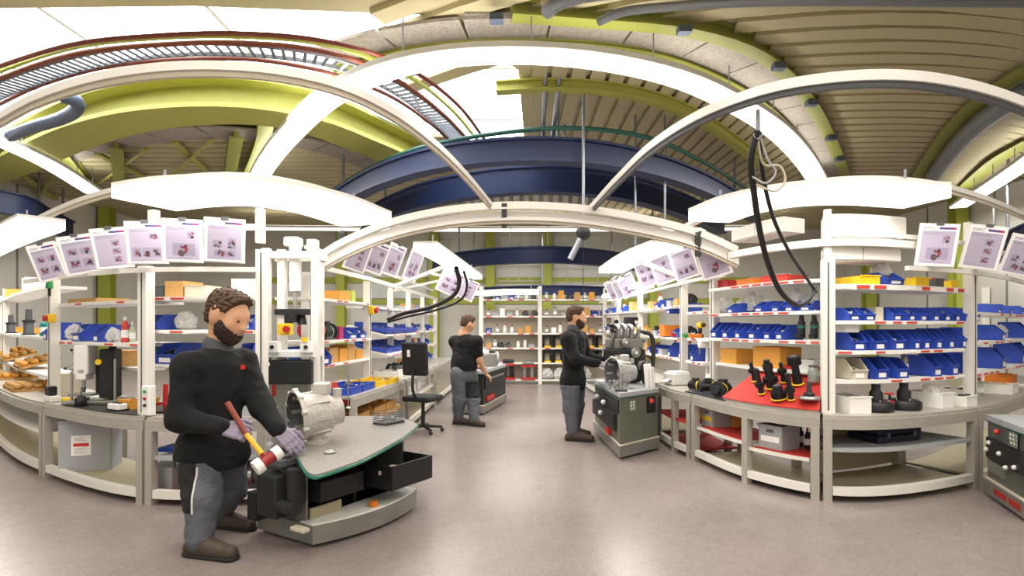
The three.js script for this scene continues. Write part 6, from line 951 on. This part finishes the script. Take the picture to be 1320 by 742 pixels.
{ // engine trolley of the man in the long jacket
  const poly = [[1.25, -6.74], [1.84, -7.3], [1.84, -8.5], [1.2, -8.5]], { t } = cabinet('dark green steel trolley carrying an engine block and white gearbox', poly, .77, { body: std(0x7a8072, .4, .3, { map: brushed }) });
  const f = (a, b) => [poly[a], poly[b]], [c0, c1] = f(0, 1), [d0] = f(3, 0);
  void d0;
  const P0 = [1.262, -6.78], P1 = [1.83, -7.32], P3 = [1.215, -8.48];
  wpart(t, 'drawer_front', faceBox(P3, P0, .02, .9, .3, .5, .05, .05), M.black); wpart(t, 'drawer_front', faceBox(P3, P0, .05, .98, .52, .68, .02, .03), M.black);
  for (const [u, y] of [[.35, .6], [.62, .58], [.5, .42]]) { const A = V3(P3[0] + (P0[0] - P3[0]) * u - .05, y, P3[1] + (P0[1] - P3[1]) * u); wpart(t, 'white_knob', new THREE.SphereGeometry(.032, 12, 8).translate(A.x - .03, A.y, A.z), M.tubWhite); }
  wpart(t, 'red_pedal', faceBox(P3, P0, .6, .72, .2, .26, .05, .05), M.red);
  wpart(t, 'white_mark', facePanel(P0, P1, .3, .6, .13, .13, .012), markMat); const b = wpart(t, 'button_panel', faceBox(P0, P1, .68, .92, .48, .68, .014, .012), M.black); void b; wpart(t, 'red_button', cyl(.03, .03, .03, 1.72, .63, -7.19, 14, 'z'), M.redTag); void c0; void c1;
  wpart(t, 'corner_guard', box(.06, .5, .08, 1.84, .42, -7.36), M.black);
  const g = atH(799, 500, .77); housing([1.36, .771, -7.35], V3(-.9, .05, .4), .92, 'pale grey gearbox held by the man in the long jacket', 0xd2d2cf); void g;
  const st = thing('clamp_post', 'short steel clamp post at the corner of the engine trolley', 'post', [1.3, .771, -6.95]); part(st, 'base', rbox(.14, .02, .1, .006, 0, .01, 0), M.black); part(st, 'post', cyl(.025, .02, .16, 0, .1, 0, 14), M.steel); part(st, 'jaw', box(.08, .04, .05, 0, .2, 0), M.steelDark);
  // engine block with pulleys, pipes and clutter behind
  const e = thing('engine_block', 'black and silver engine block with pulleys on the steel trolley', 'engine', [1.55, .771, -8.05], .3);
  part(e, 'crankcase', [rbox(.46, .34, .4, .03, 0, .3, 0), rbox(.36, .18, .34, .03, 0, .1, 0)], M.rubber); part(e, 'cylinder_head', [rbox(.44, .14, .3, .02, 0, .54, 0), rbox(.4, .06, .2, .02, 0, .64, 0)], M.steelDark);
  for (const [x, y, z, r] of [[-.2, .3, .22, .1], [.05, .42, .22, .07], [.16, .24, .22, .08], [-.08, .56, .18, .06]]) { const pu = part(e, 'pulley', lathe([[0, -.03], [r, -.03], [r * .85, 0], [r, .03], [0, .03]], 22).rotateX(Math.PI / 2).translate(x, y, z), M.steelDark); part(pu, 'hub', cyl(r * .3, r * .3, .08, x, y, z, 12, 'z'), M.tubWhite); }
  for (let i = 0; i < 4; i++) part(e, 'intake_pipe', tube([V3(-.15 + i * .1, .62, .1), V3(-.15 + i * .1, .76, .14), V3(-.15 + i * .1, .78, -.05), V3(-.15 + i * .1, .6, -.12)], .028, 14), M.steel);
  const rb = rng(77); for (let i = 0; i < 12; i++) part(e, 'fitting', cyl(.025, .03, rr(.04, .09, rb), rr(-.22, .22, rb), rr(.62, .86, rb), rr(-.14, .16, rb), 12, 'xyz'[i % 3]), i % 2 ? M.tubWhite : M.black);
  part(e, 'air_filter', cyl(.1, .1, .12, .12, .84, -.02, 22), M.black); part(e, 'hose', tube([V3(.2, .7, .1), V3(.32, .66, .16), V3(.34, .4, .2), V3(.3, .12, .22)], .03, 18), M.black); part(e, 'hose', tube([V3(-.2, .68, .1), V3(-.3, .5, .22), V3(-.25, .2, .26)], .022, 18), M.black);
  const w = thing('shop_cloth', 'white cloth hanging over the edge of the engine block', 'cloth', [1.72, .771, -7.36]); part(w, 'cloth_fold', [box(.1, .3, .02, 0, .15, 0, .4, .05, .12), box(.08, .26, .02, .05, .13, .02, .8, 0, .1)], M.paper);
  const bl = thing('tool_bag', 'black rounded tool bag beside the engine block', 'bag', [1.76, .771, -7.62]); part(bl, 'bag_body', new THREE.SphereGeometry(.14, 20, 14).scale(.6, 1.2, .9).translate(0, .165, 0), M.black); part(bl, 'strap', new THREE.TorusGeometry(.07, .012, 8, 20, Math.PI).translate(0, .32, 0), M.blackSoft); part(bl, 'yellow_tag', box(.03, .04, .006, -.03, .1, .125), M.yellow);
}
{ // far trolley of the man in the short-sleeved shirt
  const poly = [[-.5, -10.1], [-.12, -11.9], [-.72, -12.05], [-1.05, -10.3]], { t } = cabinet('black steel trolley with pale skirt at the man in the short-sleeved shirt', poly, .77, { body: std(0x1f2622, .5, .2) });
  const P0 = [-.51, -10.12], P1 = [-.14, -11.86]; wpart(t, 'drawer_front', faceBox(P0, P1, .05, .95, .44, .66, .03, .03), M.black); wpart(t, 'handle', faceBox(P0, P1, .2, .8, .6, .63, .06, .02), M.steelDark); wpart(t, 'red_tool', faceBox(P0, P1, .1, .4, .22, .3, .04, .04), M.red);
  const m = thing('casting', 'white cast machine head on the far black trolley', 'casting', [-.62, .771, -10.6], .5); part(m, 'foot', rbox(.3, .04, .22, .01, 0, .02, 0), M.grey); part(m, 'column', lathe([[0, .04], [.08, .04], [.06, .2], [.09, .3], [.04, .44], [0, .44]], 18), M.tubWhite); part(m, 'arm', cyl(.045, .05, .22, .08, .3, .02, 16, 'x'), M.tubWhite);
  const g = thing('casting', 'dark casting with flange on the far black trolley', 'casting', [-.5, .771, -11.3], .2); part(g, 'block', rbox(.4, .26, .3, .03, 0, .13, 0), M.steelDark); part(g, 'flange', cyl(.13, .13, .04, .2, .16, .05, 22, 'x'), M.grey); part(g, 'cover', rbox(.3, .05, .24, .02, 0, .28, 0), M.rubber);
}
{ // dark cabinet at the end of the blue bin bench
  const poly = [[4.36, -5.36], [4.06, -4.6], [5.0, -4.25], [5.4, -5.05]], { t } = cabinet('dark steel trolley with black drawers and white knobs by the bin shelves', poly, .74, { body: std(0x6a6f66, .4, .3, { map: brushed }) });
  const P = [4.375, -5.34], Q = [4.075, -4.61];
  wpart(t, 'drawer_front', faceBox(P, Q, .04, .98, .36, .54, .03, .03), M.black); wpart(t, 'drawer_front', faceBox(P, Q, .04, .5, .24, .34, .02, .02), M.steelDark);
  for (const [u, y] of [[.12, .5], [.42, .45], [.6, .36], [.82, .4], [.05, .43]]) { const x = P[0] + (Q[0] - P[0]) * u - .045, z = P[1] + (Q[1] - P[1]) * u; wpart(t, 'white_knob', new THREE.SphereGeometry(.02, 12, 8).translate(x, y, z + .01), M.tubWhite); }
  wpart(t, 'red_button', new THREE.SphereGeometry(.024, 12, 8).translate(P[0] + (Q[0] - P[0]) * .3 - .02, .62, P[1] + (Q[1] - P[1]) * .3), M.redTag); wpart(t, 'white_mark', facePanel(P, Q, .74, .61, .16, .12, .016), markMat);
  wpart(t, 'red_stripe', faceBox(P, Q, .3, .62, .07, .12, .035, .01), M.red); wpart(t, 'red_stripe', faceBox(P, Q, .7, .95, .07, .12, .035, .01), M.red);
}
// ---------------------------------------------------------------- sheets, hoses, far rack
{
  // sheets over the blue bins and along the aisle
  [[1203, 342, 52], [1260, 346, 54], [1308, 354, 50]].forEach(([px, y, hp], i) => { const d = .05, h = RR.y(px, y, d), [p, t] = put(RR, px, d, h); sheet(p, faceEye(p, t), .29, hp * -p[2] / F, .14, [3, 1, 4][i], ['printed sheet nearest the white overhead cupboards', 'printed sheet over the slotted post beside the blue bins', 'printed sheet over the bins behind the dark steel cabinet'][i], 'sheets over the blue bins', [-.1, -.2, -.28][i]); });
  const p0 = RR.at(RR.s(1260, .1), .1), r1 = thing('sheet_rail', 'aluminium rail carrying the sheets beside the overhead cupboards', 'rail', [p0.x, 2.05, p0.z]); wpart(r1, 'profile', RR.band(RR.s(1170, .1), RR.s(1345, .1), .09, .13, 2.06, 2.1), M.aluBright); wpart(r1, 'profile', RR.band(RR.s(1170, .1), RR.s(1345, .1), .16, .2, 2.36, 2.4), M.aluBright);
  [[838, 368, 36], [860, 364, 40], [888, 358, 42], [925, 356, 44]].forEach(([px, y, hp], i) => { const d = .3, h = RR.y(px, y, d), [p, t] = put(RR, px, d, h); sheet(p, t + .75, .34, hp * -p[2] / F, .2, i, ['printed sheet farthest from the red mat on the narrow bench rail', 'second printed sheet from the far end of the narrow bench rail', 'third printed sheet from the far end of the narrow bench rail', 'printed sheet on the narrow bench rail nearest the overhead cupboard'][i], 'sheets on the narrow bench rail', .25); });
  [[797, 384, 26], [806, 382, 26], [815, 380, 27]].forEach(([px, y, hp], i) => { const d = .2, h = RR.y(px, y, d), [p, t] = put(RR, px, d, h); sheet(p, t + .75, .34, hp * -p[2] / F, .2, i + 2, ['printed sheet nearest the storage rack', 'middle printed sheet of the three near the storage rack', 'printed sheet of the three by the rack, nearest the engine'][i], 'sheets near the storage rack', .4); });
  const q0 = RR.at(zR(10), .35), r2_ = thing('sheet_rail', 'long aluminium rail carrying the angled sheets of the aisle benches', 'rail', [q0.x, 2.1, q0.z]); wpart(r2_, 'profile', RR.band(zR(14.6), RR.s(930, .35), .36, .4, 2.12, 2.16), M.aluBright);
  for (const [z, run, f, lab] of [[14.4, RR, zR, 'thin post holding the angled sheets next to the storage rack'], [10.9, RR, zR, 'thin post holding the angled sheets behind the engine']]) { const s = f(z); solo('rail_post', run.post(s, .46, .05, 2.205, 2.49), M.aluBright, lab, 'post'); }
}
{ // black hoses over the bin shelves
  const hose = (pts, r, lab, mat = M.black, name = 'hose') => solo(name, tube(pts, r, 60, 8), mat, lab, 'hose');
  const z = 5.0;
  hose([[976, 168, 3.45], [968, 205, 3.5], [971, 240, 3.6], [980, 300, 3.9], [992, 345, 4.2], [1008, 378, 4.5], [1030, 393, 4.8], [1045, 382, 5.0], [1050, 366, 5.2]].map(([x, y, d]) => atZ(x, y, d)), .02, 'thick black hose looping down over the blue bins');
  hose([[979, 170, 3.45], [982, 215, 3.55], [995, 275, 3.85], [1014, 318, 4.2], [1034, 350, 4.7], [1052, 376, 5.15]].map(([x, y, d]) => atZ(x, y, d)), .013, 'thin black hose hanging beside the thick looped hose');
  hose([[976, 172, 3.45], [985, 212, 3.5], [1005, 214, 3.5], [1012, 232, 3.5], [1000, 246, 3.5], [975, 238, 3.55]].map(([x, y, d]) => atZ(x, y, d)), .007, 'pale coiled air line at the top of the black hoses', M.beige, 'air_line');
  hose([[978, 170, 3.45], [990, 206, 3.46], [1000, 222, 3.46], [988, 236, 3.46], [970, 228, 3.5]].map(([x, y, d]) => atZ(x, y, d)), .006, 'thin grey coiled air line beside the pale one', M.grey, 'air_line');
  const h = thing('hose_hanger', 'steel hose hanger bracket above the coiled air lines', 'hanger'); { const a = atZ(977, 172, 3.45); part(h, 'hanger_rod', rod(V3(a.x, 2.83, a.z), a, .012), M.pipeGrey); part(h, 'hook', new THREE.TorusGeometry(.022, .006, 8, 20).translate(a.x, a.y - .01, a.z), M.pipeGrey); }
  void z;
  hose([[500, 412, 8.3], [520, 404, 8.2], [555, 396, 8], [585, 380, 7.6], [592, 362, 7.2], [588, 345, 7]].map(([x, y, d]) => atZ(x, y, d)), .028, 'thick black hose rising from the post above the black chair');
  hose([[500, 415, 8.35], [525, 408, 8.25], [560, 400, 8.05], [594, 386, 7.65], [602, 366, 7.25], [598, 350, 7.05]].map(([x, y, d]) => atZ(x, y, d)), .016, 'thin black cable beside the thick hose over the chair');
  // swivel lamp arm
  const s = thing('swivel_arm', 'dark swivel joint and grey arm hanging above the storage rack', 'arm'); { const a = atZ(752, 300, 11), b = atZ(735, 334, 11); part(s, 'joint', new THREE.SphereGeometry(.14, 18, 12).translate(a.x, a.y, a.z), M.black); part(s, 'arm', rod(a, b, .06), M.pipeGrey); part(s, 'hanger', rod(V3(a.x, HR - .1, a.z), a, .03), M.pipeGrey); part(s, 'cable', rod(a, V3(a.x, 1.95, a.z), .006), M.black); }
}
{ // far storage rack goods
  const z = 15.6, X = px => (px - CX) / F * z, r = rng(301), names = { l: 'rack bay with red stands', r: 'rack bay with black cases' };
  const row = (x0, x1, h, side, w = .17, hm = .3) => { for (let x = X(x0) + .12; x < X(x1) - .05; x += rr(w * .95, w * 1.5, r)) { const k = r(), p = [x, h + .021, -z - .15], lv = h > 2 ? 'top' : h > 1.6 ? 'upper' : h > 1.2 ? 'middle' : 'lower', g = `goods on the ${lv} shelf, ${names[side]}`, N = q => `${nth(q + lv + side)} ${q} from the ${side === 'l' ? 'outer' : 'middle'} post, ${lv} shelf, ${names[side]}`; if (k < .28) bottle(p, 0, .05, rr(.18, hm, r), N(k < .14 ? 'white bottle' : 'grey bottle'), k < .14 ? M.tubWhite : M.grey, k < .07 ? M.redTag : M.black, g); else if (k < .46) carton(p, 0, .14, rr(.1, hm * .8, r), .16, N(k < .4 ? 'brown carton' : 'ochre carton'), k < .4 ? M.card : M.ochre, g); else if (k < .62) motor(p, r() * 3, .75, N('dark motor'), M.greyDark, M.steel, g); else if (k < .74) carton(p, 0, .13, rr(.1, hm * .7, r), .16, N('white carton'), M.paper, g); else if (k < .86) tray(p, 0, .16, .09, .2, N('grey tray'), M.grey, 'tray', 'blocks', M.steelDark, g); else bin(p, 0, .16, .14, .24, N('blue bin'), g); } };
  for (const h of [2.25, 1.8, 1.34, .95]) row(624, 694, h, 'l'); for (const h of [2.25, 1.8, 1.34]) row(699, 792, h, 'r');
  // black-and-yellow cases
  for (const [h, lv] of [[.95, 'upper'], [.55, 'lower']]) for (let i = 0; i < 6; i++) { const o = thing('parts_case', `${nth('pc' + lv)} black case with yellow end from the middle post, ${lv} row`, 'case', [X(706) + i * .29, h + .021, -z - .16], 0, `black cases on the ${lv} row`); part(o, 'case_frame', [box(.03, .3, .3, -.1, .15, 0), box(.03, .3, .3, .1, .15, 0), box(.23, .03, .3, 0, .285, 0)], M.black); part(o, 'yellow_end', box(.23, .05, .3, 0, .025, 0), M.yellow); part(o, 'core', box(.12, .2, .1, 0, .15, -.08), M.beige); }
  // red stands with black castings
  for (const [px, h] of [[655, 0], [681, 1]]) { const x = X(px), o = thing('casting_stand', h ? 'red stand with silver rollers at the foot of the rack' : 'red stand with black casting at the foot of the rack', 'stand', [x, .121, -z - .1]); part(o, 'base_plate', box(.38, .05, .4, 0, .025, 0), M.red); part(o, 'upper_plate', box(.38, .05, .4, 0, h ? .36 : .4, 0), M.red); for (const sx of [-.1, .1]) part(o, 'roller', cyl(.06, .06, .3, sx, .2, .05, 16), h ? M.steel : M.black); part(o, 'casting_block', rbox(.3, .1, .3, .03, 0, h ? .44 : .48, 0), h ? M.steelDark : M.black); }
  for (let i = 0; i < 4; i++) { plasticBag([X(705) + i * .34, .122, -z - .1], i, .34, nth('wb') + ' clear wrapped bundle from the middle post, foot of the rack', 'wrapped bundles at the foot of the rack', i); }
}
renderer.render(scene, camera);
